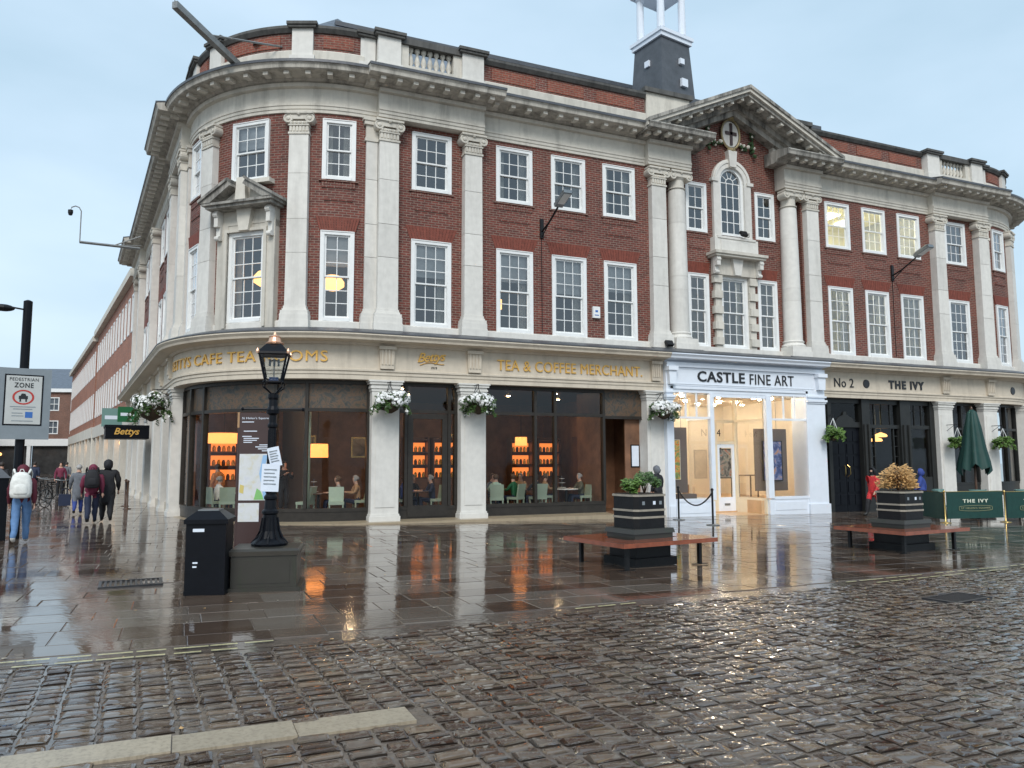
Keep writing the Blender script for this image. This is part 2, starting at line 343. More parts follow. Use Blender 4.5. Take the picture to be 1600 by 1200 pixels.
def fit_text(txt, width, height, mp_, mat_, parent, name='lettering', extr=.012, shear=0, sp=1.0, bold=0.0):
    """letters of the given overall size, every vertex mapped through mp_(x, z, out)"""
    me = text_mesh(txt, 1, extr, shear, sp, bold); xs = [v.co.x for v in me.vertices]; ys = [v.co.y for v in me.vertices]
    x0, x1, y0, y1 = min(xs), max(xs), min(ys), max(ys)
    for v in me.vertices: v.co = mp_((v.co.x-(x0+x1)/2)/(x1-x0)*width, (v.co.y-y0)/(y1-y0)*height, v.co.z+extr)
    me.materials.clear(); me.materials.append(MATS[mat_]); me.update()
    if height < .2: q = link(name, me, parent); q['kind'] = 'stuff'; return q
    par = list(range(len(me.vertices)))
    def fd(i):
        while par[i] != i: par[i] = par[par[i]]; i = par[i]
        return i
    for e in me.edges: a, b = fd(e.vertices[0]), fd(e.vertices[1]); par[a] = b
    grp = {}
    for p in me.polygons: grp.setdefault(fd(p.vertices[0]), []).append(p)
    for ps in grp.values():
        ids = sorted({v for p in ps for v in p.vertices}); mp2 = {v: k for k, v in enumerate(ids)}; m3 = bpy.data.meshes.new('letter')
        m3.from_pydata([me.vertices[v].co[:] for v in ids], [], [tuple(mp2[v] for v in p.vertices) for p in ps]); m3.materials.append(MATS[mat_]); link('letter', m3, parent)
    bpy.data.meshes.remove(me)
def gz(x): return -0.012*(x+3)

# ------------------------------------------------------------------ facade line: U runs along the whole front, from the side street round both corners
XS, RAD, TH = 4.67, 4.75, radians(83.3); XR = 36.70-XS; AL = RAD*TH; UC = 18.35
UD = XS-AL; UR = XR+AL
def P(U, o=0., z=0.):
    if U >= XS and U <= XR: return Vector((U, -o, z))
    if U < XS:
        t = min((XS-U)/RAD, TH); p = Vector((XS-(RAD+o)*sin(t), RAD-(RAD+o)*cos(t), z))
        if U < UD: d = UD-U; p += Vector((-cos(t)*d, sin(t)*d, 0))
        return p
    t = min((U-XR)/RAD, TH); p = Vector((XR+(RAD+o)*sin(t), RAD-(RAD+o)*cos(t), z))
    if U > UR: d = U-UR; p += Vector((cos(t)*d, sin(t)*d, 0))
    return p
def ang(U):
    if U < XS: return -min((XS-U)/RAD, TH)
    if U > XR: return min((U-XR)/RAD, TH)
    return 0.
def usamples(U0, U1, step=.22):
    br = sorted({U0, U1}|{q for q in (UD, XS, XR, UR) if U0 < q < U1}); out = []
    for a, b in zip(br[:-1], br[1:]):
        m = (a+b)/2; curved = UD < m < XS or XR < m < UR
        n = max(1, int(math.ceil((b-a)/step))) if curved else 1
        out += [a+(b-a)*k/n for k in range(n)]
    return out+[U1]
def sweep(mb, U0, U1, prof, mi=0, caps=True):
    us = usamples(U0, U1); n = len(prof); base = len(mb.v)
    acc = [0]
    for k in range(n): a, b = prof[k], prof[(k+1) % n]; acc.append(acc[-1]+math.hypot(a[0]-b[0], a[1]-b[1]))
    pts = [P(u, o, z) for u in us for o, z in prof]; fs = []; uvs = []
    for i in range(len(us)-1):
        for k in range(n):
            fs.append((i*n+k, (i+1)*n+k, (i+1)*n+(k+1) % n, i*n+(k+1) % n)[::-1]); vert = abs(prof[k][0]-prof[(k+1) % n][0]) < .02
            z0, z1 = (prof[k][1], prof[(k+1) % n][1]) if vert else (acc[k], acc[k+1])
            uvs.append([(us[i], z0), (us[i+1], z0), (us[i+1], z1), (us[i], z1)][::-1])
    if caps: fs += [tuple(range(n)), tuple((len(us)-1)*n+k for k in range(n))[::-1]]; uvs += [None, None]
    mb.add(pts, fs, mi, uvs)
def ubox(mb, U0, U1, o0, o1, z0, z1, mi=0): sweep(mb, U0, U1, [(o0, z0), (o0, z1), (o1, z1), (o1, z0)], mi)
def wall(mb, U0, U1, z0, z1, ops, o=0., rev=.2, mi=0, mirev=0):
    us = sorted(set(usamples(U0, U1))|{q for a, b, c, d in ops for q in (a, b)}); us = [q for q in us if U0 <= q <= U1]
    zs = sorted({z0, z1}|{q for a, b, c, d in ops for q in (c, d)})
    for a, b in zip(us[:-1], us[1:]):
        for c, d in zip(zs[:-1], zs[1:]):
            m, k = (a+b)/2, (c+d)/2
            if any(e < m < f and g < k < h for e, f, g, h in ops): continue
            mb.quad(P(a, o, c), P(b, o, c), P(b, o, d), P(a, o, d), mi, [(a, c), (b, c), (b, d), (a, d)])
    for a, b, c, d in ops:
        for u, s in ((a, 1), (b, -1)):
            q = [P(u, o, c), P(u, o-rev, c), P(u, o-rev, d), P(u, o, d)]; uv = [(u, c), (u+rev, c), (u+rev, d), (u, d)]
            mb.quad(*(q if s > 0 else q[::-1]), mirev, uv if s > 0 else uv[::-1])
        for u0, u1 in zip(*(lambda w: (w[:-1], w[1:]))([q for q in us if a <= q <= b])):
            mb.quad(P(u0, o, d), P(u1, o, d), P(u1, o-rev, d), P(u0, o-rev, d), mirev); mb.quad(P(u0, o-rev, c), P(u1, o-rev, c), P(u1, o, c), P(u0, o, c), mirev)
def mirror(lst): return [(2*UC-b, 2*UC-a) for a, b in lst]

# ------------------------------------------------------------------ the corner building
B = thing('brick_building', 'long red brick and pale stone corner building with pilasters, pediment and curved ends', 'building', (0, 0, 0))
ZU, ZL = (9.86, 11.70), (5.67, 8.33)
REC = [(8.87, 10.14), (10.82, 12.09), (12.76, 14.03)]; BAY = [(6.10, 7.38)]
UM = 1.235
ARC = [(.60, 1.88), (3.43, 4.40), (2*UM-4.40, 2*UM-3.43)]
DAVY = [(2*UM-b, 2*UM-a) for a, b in BAY+REC]+[(-15.0, -13.73), (-17.0, -15.73), (-19.0, -17.73), (-22.2, -20.93)]
RARC = mirror([ARC[0], ARC[1]])
LEFTW = BAY+REC; RIGHTW = mirror(LEFTW)
SMALL = [(16.32, 17.24)]; SMALL += mirror(SMALL)
CW = (UC-.62, UC+.62); AW = (UC-.56, UC+.56)
def ops(ws): return [(a, b, *ZU) for a, b in ws]+[(a, b, *ZL) for a, b in ws]
CL, CR = 15.25, 2*UC-15.25
mb = MB(); wall(mb, -24.2, CL, 5.46, 13.0, ops(LEFTW+ARC+DAVY)); mb.build('wall', ['brick'], B)
mb = MB(); wall(mb, CR, UR+6, 5.46, 13.0, ops(RIGHTW+RARC)); 
mb.build('wall', ['brick'], B)
mb = MB(); wall(mb, CL, CR, 5.46, 13.35, [(a, b, *ZU) for a, b in SMALL]+[(a, b, *ZL) for a, b in SMALL]+[(*CW, *ZL), (*AW, 9.86, 12.5)], o=-.25)
mb.prism([(CL-.4, 13.35), (CR+.4, 13.35), (CR-1.2, 13.75), (UC, 14.75), (CL+1.2, 13.75)], .25, .6)
for u, s in ((CL, 1), (CR, -1)): q = [(u, 0, 5.46), (u, .25, 5.46), (u, .25, 13.3), (u, 0, 13.3)]; mb.quad(*(q if s < 0 else q[::-1]))
mb.build('centre_wall', ['brick'], B)

# sash windows ----------------------------------------------------
def make_window(w, h, cols, rows, name='window', arch=False, mats_='white_paint', fr=.115):
    me = MB(); y0, y1 = -.035, .13
    me.box(-w/2, -w/2+fr, y0, y1, 0, h); me.box(w/2-fr, w/2, y0, y1, 0, h)
    me.box(-w/2+fr, w/2-fr, y0, y1, h-fr, h); me.box(-w/2+fr, w/2-fr, y0-.03, y1, 0, fr*.8)
    for s in (-1, 1): me.box(s*(w/2-fr)-.016, s*(w/2-fr)+.016, y0+.03, y1-.02, fr*.8, h-fr)   # staff bead
    me.box(-w/2+fr*.2, w/2-fr*.2, y0-.018, y0+.01, h-fr*.25, h-.002)
    root = me.build(name, [mats_], None)
    iw = w-2*fr-.035; z0, z1 = fr*.8+.005, h-fr-.005; zm = (z0+z1)/2
    st, mt = .045, .024
    pane_cache = {}
    for k, (a, b, yy) in enumerate(((zm-.02, z1, .02), (z0, zm+.02, .065))):
        s = MB(); hh = b-a
        s.box(-iw/2, -iw/2+st, yy, yy+.04, a, b); s.box(iw/2-st, iw/2, yy, yy+.04, a, b)
        s.box(-iw/2+st, iw/2-st, yy, yy+.04, a, a+(st if k == 0 else st*1.5)); s.box(-iw/2+st, iw/2-st, yy, yy+.04, b-st, b)
        gx0, gx1, gz0, gz1 = -iw/2+st, iw/2-st, a+(st if k == 0 else st*1.5), b-st
        pw, ph = (gx1-gx0)/cols, (gz1-gz0)/rows[k]
        for c in range(1, cols): s.box(gx0+c*pw-mt/2, gx0+c*pw+mt/2, yy+.008, yy+.032, gz0, gz1)
        for r in range(1, rows[k]):
            for c in range(cols): s.box(gx0+c*pw+(mt/2 if c else 0), gx0+(c+1)*pw-(mt/2 if c < cols-1 else 0), yy+.008, yy+.032, gz0+r*ph-mt/2, gz0+r*ph+mt/2)
        s.build('sash', [mats_], root)
        pm = MB(); pm.quad((-pw/2, 0, -ph/2), (pw/2, 0, -ph/2), (pw/2, 0, ph/2), (-pw/2, 0, ph/2)); pmesh = pm.mesh('pane', ['glass'])
        for c in range(cols):
            for r in range(rows[k]): link('pane', pmesh, root, (gx0+(c+.5)*pw, yy+.02+random.uniform(-.002, .002), gz0+(r+.5)*ph), 0).rotation_euler = (random.uniform(-.012, .012), 0, random.uniform(-.012, .012))
    return root
def blind(root, w, h, frac, z0=.1, material='blind'):
    m = MB(); top = h-.1; m.box(-w/2+.1, w/2-.1, .15, .156, top-(h-.2)*frac, top); m.box(-w/2+.1, w/2-.1, .146, .162, top-(h-.2)*frac-.03, top-(h-.2)*frac); m.build('blind', [material], root)
def drape(root, w, h, side, frac=.22):
    m = MB(); n = 8; x0 = side*(w/2-.11); pts = []
    for k in range(n+1): x = x0-side*frac*w*k/n; y = .22+.03*(k % 2); pts += [(x, y, .08), (x, y, h-.1)]
    m.add(pts, [(2*k, 2*k+2, 2*k+3, 2*k+1) for k in range(n)]); m.build('curtain', ['curtain'], root)
protos = {}
def place_window(kind, U, z, o=0.):
    if kind not in protos:
        w, h, c, r = {'U3': (1.27, 1.84, 3, (2, 2)), 'L3': (1.27, 2.66, 3, (3, 3)), 'U2': (.97, 1.84, 2, (2, 2)), 'L2': (.97, 2.66, 2, (3, 3)), 'S2u': (.92, 1.84, 2, (2, 2)), 'S2l': (.92, 2.66, 2, (3, 3)), 'C3': (1.24, 2.66, 3, (3, 3))}[kind]
        protos[kind] = make_window(w, h, c, r); q = protos[kind]
    else:
        q = copy_tree(protos[kind])
        for c_ in list(q.children):
            if c_.name.split('.')[0] in ('blind', 'curtain'): bpy.data.objects.remove(c_)
    q.parent = B; q.location = P(U, o, z); q.rotation_euler.z = ang(U)
    return q
random.seed(3)
for ws, uk, lk in ((LEFTW, 'U3', 'L3'), (RIGHTW, 'U3', 'L3'), ([ARC[0]], 'U3', 'L3'), (ARC[1:], 'U2', 'L2'), ([RARC[0]], 'U3', 'L3'), ([RARC[1]], 'U2', 'L2'), (DAVY, 'U3', 'L3')):
    for a, b in ws:
        uw = place_window(uk, (a+b)/2, ZU[0]); ch = random.random()
        if (a+b)/2 < 22 and ch < .35: drape(uw, b-a, 1.84, 1, .25); drape(uw, b-a, 1.84, -1, .2)
        elif (a+b)/2 < 22 and ch < .75: blind(uw, b-a, 1.84, random.choice((.25, .4, .55)))
later = []
for ws, lk in ((LEFTW, 'L3'), (RIGHTW, 'L3'), ([ARC[0]], 'L3'), (ARC[1:], 'L2'), ([RARC[0]], 'L3'), ([RARC[1]], 'L2'), (DAVY, 'L3')):
    for a, b in ws: later.append((place_window(lk, (a+b)/2, ZL[0]), (a+b)/2, b-a))
for a, b in SMALL:
    place_window('S2u', (a+b)/2, ZU[0], -.25); q = place_window('S2l', (a+b)/2, ZL[0], -.25)
cwin = place_window('C3', UC, ZL[0], -.25)
for q, u, w in later:
    if abs(u-1.24) < .2: drape(q, w, 2.66, -1, .16)
    elif 3.4 < u < 4.5: blind(q, w, 2.66, .36)
    elif u < 15 and u > -1: blind(q, w, 2.66, random.choice((.36, .42, .40, .45))); drape(q, w, 2.66, 1)
    elif 22 < u < 29: drape(q, w, 2.66, 1, .3)
drape(cwin, 1.24, 2.66, 1, .2)
# the arched window of the centre
aw = MB(); w = AW[1]-AW[0]; hs = 11.90-9.86; R0 = w/2
def arch_ring(m, r0, r1, y0, y1, zc, n=14, mi=0):
    for k in range(n):
        a, b = pi*k/n, pi*(k+1)/n
        q = [(r*cos(t), y, zc+r*sin(t)) for y in (y0, y1) for r, t in ((r0, a), (r1, a), (r1, b), (r0, b))]
        m.add(q, [(0, 1, 2, 3), (7, 6, 5, 4), (1, 5, 6, 2), (0, 3, 7, 4)], mi)
for s in (-1, 1): aw.box(min(s*R0, s*(R0-.11)), max(s*R0, s*(R0-.11)), -.03, .13, 0, hs)
aw.box(-R0+.11, R0-.11, -.06, .13, 0, .09); arch_ring(aw, R0-.11, R0, -.03, .13, hs)
aroot = aw.build('window', ['white_paint'], B, loc=P(UC, -.25, 9.86))
s = MB(); iw = R0-.12
for x in (-iw+.02, -iw/3, iw/3, iw-.02): s.box(x-.014, x+.014, .03, .06, .09, hs)
for z in (.1, .53, 1.0, 1.5, hs-.02): s.box(-iw, iw, .031, .059, z-(.03 if z == 1.0 else .014), z+(.03 if z == 1.0 else .014))
arch_ring(s, .16, .19, .03, .06, hs, 8)
for t in (36, 72, 108, 144): T = Matrix.Translation((0, 0, hs)) @ Matrix.Rotation(radians(90-t), 4, 'Y'); s.box(-.012, .012, .032, .058, .18, iw, T=T)
s.build('sash', ['white_paint'], aroot)
for c in range(3):
    for za, zb in ((.1, .53), (.53, 1.0), (1.0, 1.5), (1.5, hs)):
        pm = MB(); x0 = -iw+2*iw/3*c; pm.quad((x0, .045, za), (x0+2*iw/3, .045, za), (x0+2*iw/3, .045, zb), (x0, .045, zb)); pm.build('pane', ['glass'], aroot)
pm = MB(); pts = [(0, .045, hs)]+[(iw*cos(pi*k/14), .045, hs+iw*sin(pi*k/14)) for k in range(15)]; pm.add(pts, [(0, k+1, k+2) for k in range(14)]); pm.build('pane', ['glass'], aroot)

# brick dressings: flat arches over the lower windows, soldier course under the upper sills
def flat_arch(U, w, z, o=0.):
    m = MB(); n = 15
    for k in range(n):
        t0, t1 = k/n, (k+1)/n; x0, x1 = -w/2-.03+(w+.06)*t0, -w/2-.03+(w+.06)*t1; g = .006
        X0, X1 = x0*1.24, x1*1.24; m.prism([(x0+g, z), (x1-g, z), (X1-g, z+.42), (X0+g, z+.42)], -.014, .05)
    q = m.build('flat_arch', ['rubbed_brick'], B, loc=P(U, o, 0), rz=ang(U)); return q
def soldier(U, w, z, o=0.):
    m = MB(); n = int(w/.08)
    for k in range(n): x = -w/2+w*k/n; m.box(x+.006, x+w/n-.006, -.02, .05, z-.24, z-.05)
    m.box(-w/2-.08, w/2+.08, -.05, .05, z-.05, z-.002); 
    m.box(-w*.42, w*.42, -.022, .04, z-.62, z-.56); m.box(-w*.3, w*.3, -.026, .04, z-.56, z-.51)
    m.build('brick_apron', ['brick'], B, loc=P(U, o, 0), rz=ang(U))
for a, b in LEFTW+RIGHTW+ARC[1:]+RARC[1:]+DAVY: flat_arch((a+b)/2, b-a, ZL[1]+.004)
for a, b in LEFTW+RIGHTW+ARC[1:]+RARC+DAVY: soldier((a+b)/2, b-a, ZU[0])
flat_arch((RARC[0][0]+RARC[0][1])/2, 1.27, ZL[1]+.004)
for a, b in SMALL: flat_arch((a+b)/2, (b-a)*.9, ZL[1]+.004, -.25); soldier((a+b)/2, (b-a)*.9, ZU[0], -.25)

# giant order: pilasters and columns --------------------------------
def capital_mesh(w, d, rnd=False):
    """Ionic: fluted necking, egg band, two volutes, abacus. origin at the back bottom, front towards -y"""
    m = MB(); y = -d
    if rnd: m.lathe([(w/2-.02, 0), (w/2-.02, .05), (w/2+.02, .06), (w/2+.02, .09), (w/2-.03, .10), (w/2-.03, .36), (w/2+.05, .46)], 20)
    else:
        m.box(-w/2-.03, w/2+.03, y-.03, .05, 0, .06); m.box(-w/2, w/2, y, .05, .06, .40)
        for k in range(6): x = -w/2+w*(k+.5)/6; m.box(x-w/18, x+w/18, y-.025, y+.02, .09, .24)
        for k in range(5): x = -w/2+w*(k+.5)/5; m.ball((x, y-.01, .33), .055, 6, 4)
        m.box(-w/2-.02, w/2+.02, y-.045, .05, .25, .285)
    yy = y if not rnd else -w/2
    for s_ in (-1, 1):
        T = Matrix.Translation((s_*(w/2+.035), 0, .47)) @ Matrix.Rotation(pi/2, 4, 'X')
        m.lathe([(.135, -.04), (.145, -yy+.015), (.135, -yy+.05), (.10, -yy+.05), (.095, -yy+.03), (.06, -yy+.03), (.055, -yy+.06), (.02, -yy+.07)], 14, T=T)
    m.box(-w/2-.02, w/2+.02, yy-.04, .05, .44, .58); m.box(-w/2-.13, w/2+.13, yy-.09, .05, .60, .66); m.box(-w/2-.07, w/2+.07, yy-.06, .05, .575, .605)
    m.ball((0, yy-.06, .60), .06, 6, 4)
    return m.mesh('capital', ['stone_sooty' if False else 'stone'])
def block_mesh(w0, w1, d, h):
    m = MB(); b = .006
    m.add([(-w0/2, -d, b), (w0/2, -d, b), (w0/2, .05, b), (-w0/2, .05, b), (-w1/2, -d, h-b), (w1/2, -d, h-b), (w1/2, .05, h-b), (-w1/2, .05, h-b)], [(0, 3, 2, 1), (4, 5, 6, 7), (0, 1, 5, 4), (1, 2, 6, 5), (2, 3, 7, 6), (3, 0, 4, 7)])
    m.box(-w0/2+.012, w0/2-.012, -d+.012, .04, -.02, h+.02)
    return m.mesh('stone_block', ['stone_clean'])
ZB0, ZB1, ZC0, ZC1 = 5.42, 6.06, 11.13, 11.86
def make_pilaster(w, d, strip=False):
    m = MB(); e = .12
    m.box(-w/2-e, w/2+e, -d-e, .05, 0, .22); m.box(-w/2-e+.015, w/2+e-.015, -d-e+.015, .05, .22, .40)
    m.box(-w/2-.09, w/2+.09, -d-.09, .05, .40, .50); m.box(-w/2-.05, w/2+.05, -d-.05, .05, .50, .56); m.box(-w/2-.025, w/2+.025, -d-.025, .05, .56, .64)
    root = m.build('pilaster', ['stone_clean'])
    hs_ = [1.55, 1.0, 1.35]; hs_.append(ZC0-ZB1-sum(hs_)); z = ZB1-ZB0; tot = ZC0-ZB1; acc = 0
    for h in hs_:
        w0, w1 = w*(1-.07*acc/tot), w*(1-.07*(acc+h)/tot); link('stone_block', block_mesh(w0, w1, d, h), root, (0, 0, z)); z += h; acc += h
    if strip: q = MB(); q.box(-w/2-.03, w/2+.03, -d-.03, .05, 0, .1); q.box(-w/2-.06, w/2+.06, -d-.06, .05, .5, .62); q.box(-w/2, w/2, -d, .05, .1, .5); q.box(-w/2-.1, w/2+.1, -d-.09, .05, .62, .71); q.build('capital', ['stone'], root, loc=(0, 0, ZC0-ZB0))
    else: link('capital', capital_mesh(w*.93, d), root, (0, 0, ZC0-ZB0))
    return root
pp = {}
def pilaster(U, w, d, o=0., strip=False):
    k = (w, d, strip)
    if k in pp: q = copy_tree(pp[k])
    else: q = pp[k] = make_pilaster(w, d, strip)
    q.parent = B; q.location = P(U, o, ZB0); q.rotation_euler.z = ang(U); return q
pl = [(5.34, .62, .30, False), (4.86, .36, .10, True), (8.01, .60, .30, False), (14.87, .62, .24, False)]
for u, w_, d_, s_ in pl:
    pilaster(u, w_, d_, 0, s_); pilaster(2*UC-u, w_, d_, 0, s_)
for u in (2.80, 2*UM-2.80, 2*UC-2.80): pilaster(u, .60, .20)
pilaster(2*UC+.3, .60, .20)
for u in (2*UM-5.34, 2*UM-8.01, -12.55, -19.9, -23.3): pilaster(u, .62, .30)
pilaster(2*UM-4.86, .36, .10, 0, True)
# two round columns
def make_column():
    m = MB(); m.box(-.47, .47, -.47, .47, 0, .22); m.box(-.45, .45, -.45, .45, .22, .40); m.lathe([(.42, .40), (.44, .45), (.42, .50), (.38, .52), (.37, .55), (.39, .58), (.40, .61), (.37, .64)], 24)
    root = m.build('column', ['stone_clean']); z = .64; tot = ZC0-ZB1; acc = 0
    for h in (1.5, .48, 1.9, tot-3.88):
        r0, r1 = .345*(1-.12*(acc/tot)**1.5), .345*(1-.12*((acc+h)/tot)**1.5)
        d = MB(); d.lathe([(r0, .003), ((r0+r1)/2, h/2), (r1, h-.003)], 32, caps=False); q = d.build('stone_drum', ['stone_clean'], root, smooth=True, loc=(0, 0, z))
        e_ = MB(); e_.lathe([(r1-.02, h-.05), (r1-.02, h+.05)], 20, caps=False); e_.build('mortar_joint', ['stone'], root, loc=(0, 0, z))
        z += h; acc += h
    link('capital', capital_mesh(.61, .0, True), root, (0, 0, ZC0-ZB0)); return root
c1 = make_column(); c1.parent = B; c1.location = (15.80, .06, ZB0)
c2 = copy_tree(c1, B); c2.location = (2*UC-15.80, .06, ZB0)

# entablature, cornice and parapet -----------------------------------
ENT = [(-.2, 11.86), (-.2, 12.75), (.05, 12.75), (.16, 12.70), (.14, 12.60), (.02, 12.58), (.02, 12.14), (.06, 12.13), (.06, 12.06), (.035, 12.05), (.035, 11.96), (.01, 11.955), (.01, 11.86)]
COR = [(-.2, 12.72), (-.2, 13.2), (.30, 13.16), (.82, 13.03), (.84, 12.99), (.80, 12.93), (.78, 12.84), (.74, 12.82), (.22, 12.82), (.18, 12.76), (.10, 12.72)]
CAP = [(-.2, 13.203), (-.2, 13.24), (.31, 13.20), (.865, 13.065), (.865, 12.985), (.845, 12.985), (.822, 13.034), (.30, 13.165)]
def shift(pr, d): return [(o+d if o > -.15 else o, z) for o, z in pr]
def entab(U0, U1, d, nm=0):
    m = MB(); sweep(m, U0, U1, shift(ENT, d)); m.build('entablature', ['stone_warm' if False else 'stone'], B)
    m = MB(); e = 0 if nm else .0
    sweep(m, U0-e, U1+e, shift(COR, d)); m.build('cornice', ['stone_cornice'], B); m = MB(); sweep(m, U0-e, U1+e, shift(CAP, d)); m.build('cornice_capping', ['lead'], B)
    m = MB(); n = max(1, int((U1-U0)/.52)); 
    for k in range(n):
        u = U0+(U1-U0)*(k+.5)/n; T = Matrix.Translation(P(u, d, 0)) @ Matrix.Rotation(ang(u), 4, 'Z')
        m.box(-.075, .075, -.66, -.40, 12.715, 12.825, T=T)
    m.build('modillion_row', ['stone'], B)
def lower(pr, k): return [(o, z-k) for o, z in pr]
def bayentab(a, b):     # projecting bay: cornice mitred round its ends
    m = MB(); sweep(m, a, b, shift(ENT, .31)); m.build('entablature', ['stone'], B)
    m = MB(); sweep(m, a-.42, b+.42, lower(shift(COR, .31), .005)); m.build('cornice', ['stone_cornice'], B); m = MB(); sweep(m, a-.43, b+.43, lower(shift(CAP, .31), -.004)); m.build('cornice_capping', ['lead'], B)
    m = MB(); n = int((b-a+.5)/.52)
    for k in range(n+1):
        u = a-.02+(b-a+.04)*k/n; T = Matrix.Translation(P(u, .31, 0)) @ Matrix.Rotation(ang(u), 4, 'Z'); m.box(-.075, .075, -.66, -.40, 12.712, 12.825, T=T)
    m.build('modillion_row', ['stone'], B)
BL, BR = 5.0, 8.36
entab(UD+.05-.4, BL, .04); bayentab(BL, BR); entab(BR, 14.5, .04)
entab(2*UC-14.5, 2*UC-BR, .04); bayentab(2*UC-BR, 2*UC-BL); entab(2*UC-BL, UR+6, .04)
bayentab(2*UM-BR, 2*UM-BL); entab(-19.5, 2*UM-BR, .04); bayentab(-23.8, -19.5); entab(-24.2, -23.8, .04)
# centre: blocks over pilaster and column, open pediment
for s_ in (-1, 1):
    a, b = sorted((UC+s_*3.92, UC+s_*2.12))
    m = MB(); sweep(m, a, b, shift(ENT, .27)); m.box(a+.006, b-.006, -.1, .45, 11.868, 12.73); m.build('entablature', ['stone'], B)
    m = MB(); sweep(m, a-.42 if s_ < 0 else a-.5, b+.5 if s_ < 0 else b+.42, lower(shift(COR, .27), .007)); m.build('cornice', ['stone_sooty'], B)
    m = MB()
    for k in range(5): u = a+.05+(b-a-.1)*k/4; m.box(u-.075, u+.075, -.93, -.67, 12.712, 12.825)
    m.build('modillion_row', ['stone'], B)
    # stone attic block beside the gable
    m = MB(); a, b = sorted((UC+s_*3.75, UC+s_*1.9)); m.box(a, b, .02, 1.2, 13.1, 14.62); m.build('attic_block', ['stone'], B)
    m = MB(); m.box(a-.1, b+.1, -.08, 1.3, 14.62, 14.78); m.build('coping', ['coping_black'], B)
    # raking cornice
    X0, Z0, X1, Z1 = s_*4.38, 13.02, 0, 15.02; Lr = math.hypot(X1-X0, Z1-Z0); t = math.atan2(Z1-Z0, abs(X0))
    def rk(x, zz): # along rake from the foot
        return (UC+s_*(4.38-x*cos(t)-zz*0), Z0+x*sin(t)+zz)
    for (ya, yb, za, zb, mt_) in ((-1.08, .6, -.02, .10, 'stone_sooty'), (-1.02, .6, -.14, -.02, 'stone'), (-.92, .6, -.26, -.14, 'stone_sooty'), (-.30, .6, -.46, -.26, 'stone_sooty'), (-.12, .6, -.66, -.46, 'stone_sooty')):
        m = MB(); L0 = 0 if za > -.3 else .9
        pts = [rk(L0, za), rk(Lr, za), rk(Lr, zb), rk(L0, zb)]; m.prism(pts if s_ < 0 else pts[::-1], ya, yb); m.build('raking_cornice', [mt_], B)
    m = MB()
    for k in range(9):
        x = .55+(Lr-.8)*k/8; c = rk(x, -.33); m.box(c[0]-.07, c[0]+.07, -.86, -.62, c[1]-.02, c[1]+.09)
    m.build('modillion_row', ['stone'], B)
# parapet
def parapet(U0, U1, brickp=True, o=-.05):
    m = MB(); sweep(m, U0, U1, [(o-.4, 13.1), (o-.4, 13.80), (o+.06, 13.80), (o+.09, 13.76), (o+.09, 13.1)]); m.build('parapet_base', ['stone'], B)
    m = MB(); ubox(m, U0, U1, o-.35, o, 13.80, 14.36); m.build('parapet', ['brick' if brickp else 'stone'], B)
    m = MB(); sweep(m, U0, U1, [(o-.45, 14.36), (o-.45, 14.56), (o-.1, 14.60), (o+.13, 14.55), (o+.13, 14.47), (o+.05, 14.36)]); m.build('coping', ['coping_black'], B)
def panel(U0, U1, o=-.05):
    m = MB(); ubox(m, U0, U1, o-.02, o+.025, 13.9, 14.28); m.build('brick_panel', ['brick_panel'], B)
brickmat('brick_panel', (.24, .055, .03), (.19, .045, .028), (.22, .14, .10))
def pier(U, w, o, z1=14.45):
    m = MB(); m.box(-w/2-.06, w/2+.06, -o-.06, .4, 13.1, 13.6); m.box(-w/2, w/2, -o, .4, 13.6, z1); q = m.build('parapet_pier', ['stone_clean'], B, loc=P(U, 0, 0), rz=ang(U))
    m = MB(); m.box(-w/2-.1, w/2+.1, -o-.1, .45, z1, z1+.07); m.box(-w/2-.14, w/2+.14, -o-.14, .45, z1+.07, z1+.16); m.build('coping', ['coping_black'], q)
for a, b, pn in ((UD-.2, BL-.4, [(-1.9, -1.0), (.35, 2.1), (3.4, 4.3)]), (BR+.05, 14.55, [(8.75, 10.3), (10.75, 12.1), (12.6, 14.1)])):
    parapet(a, b); [panel(*q) for q in pn]
for a, b in mirror([(-1., BL-.4), (BR+.05, 14.55)]): parapet(a, b)
for q in mirror([(8.75, 10.3), (10.75, 12.1), (12.6, 14.1), (3.4, 4.3), (1.5, 2.3)]): panel(*q)
parapet(-24.2, UD-.2)
for u in (2.80, 2*UM-2.80, 2*UC-2.8, 2*UC-.3, UD+.2, UD-.6): pier(u, .62, .06)
for off in (1, -1):
    f = (lambda u: u) if off == 1 else (lambda u: 2*UC-u)
    pier(f(4.72), .45, .0, 14.40); pier(f(5.33), .70, .22); pier(f(8.02), .72, .22)
    a, b = sorted((f(5.68), f(7.66)))
    m = MB(); m.box(a, b, -.14, .25, 13.1, 13.72); m.box(a, a+.27, -.12, .2, 13.72, 14.36); m.box(b-.27, b, -.12, .2, 13.72, 14.36); m.build('balustrade', ['stone'], B)
    m = MB(); m.box(a, b, -.2, .3, 14.36, 14.56); m.build('coping', ['coping_black'], B)
    bm_ = MB(); bm_.lathe([(.085, 0), (.085, .05), (.04, .08), (.095, .2), (.07, .32), (.035, .46), (.055, .52), (.085, .56), (.085, .64)], 10); bme = bm_.mesh('baluster', ['stone'], True)
    for k in range(7): link('baluster', bme, B, (a+.27+(b-a-.54)*(k+.5)/7, .04, 13.72))
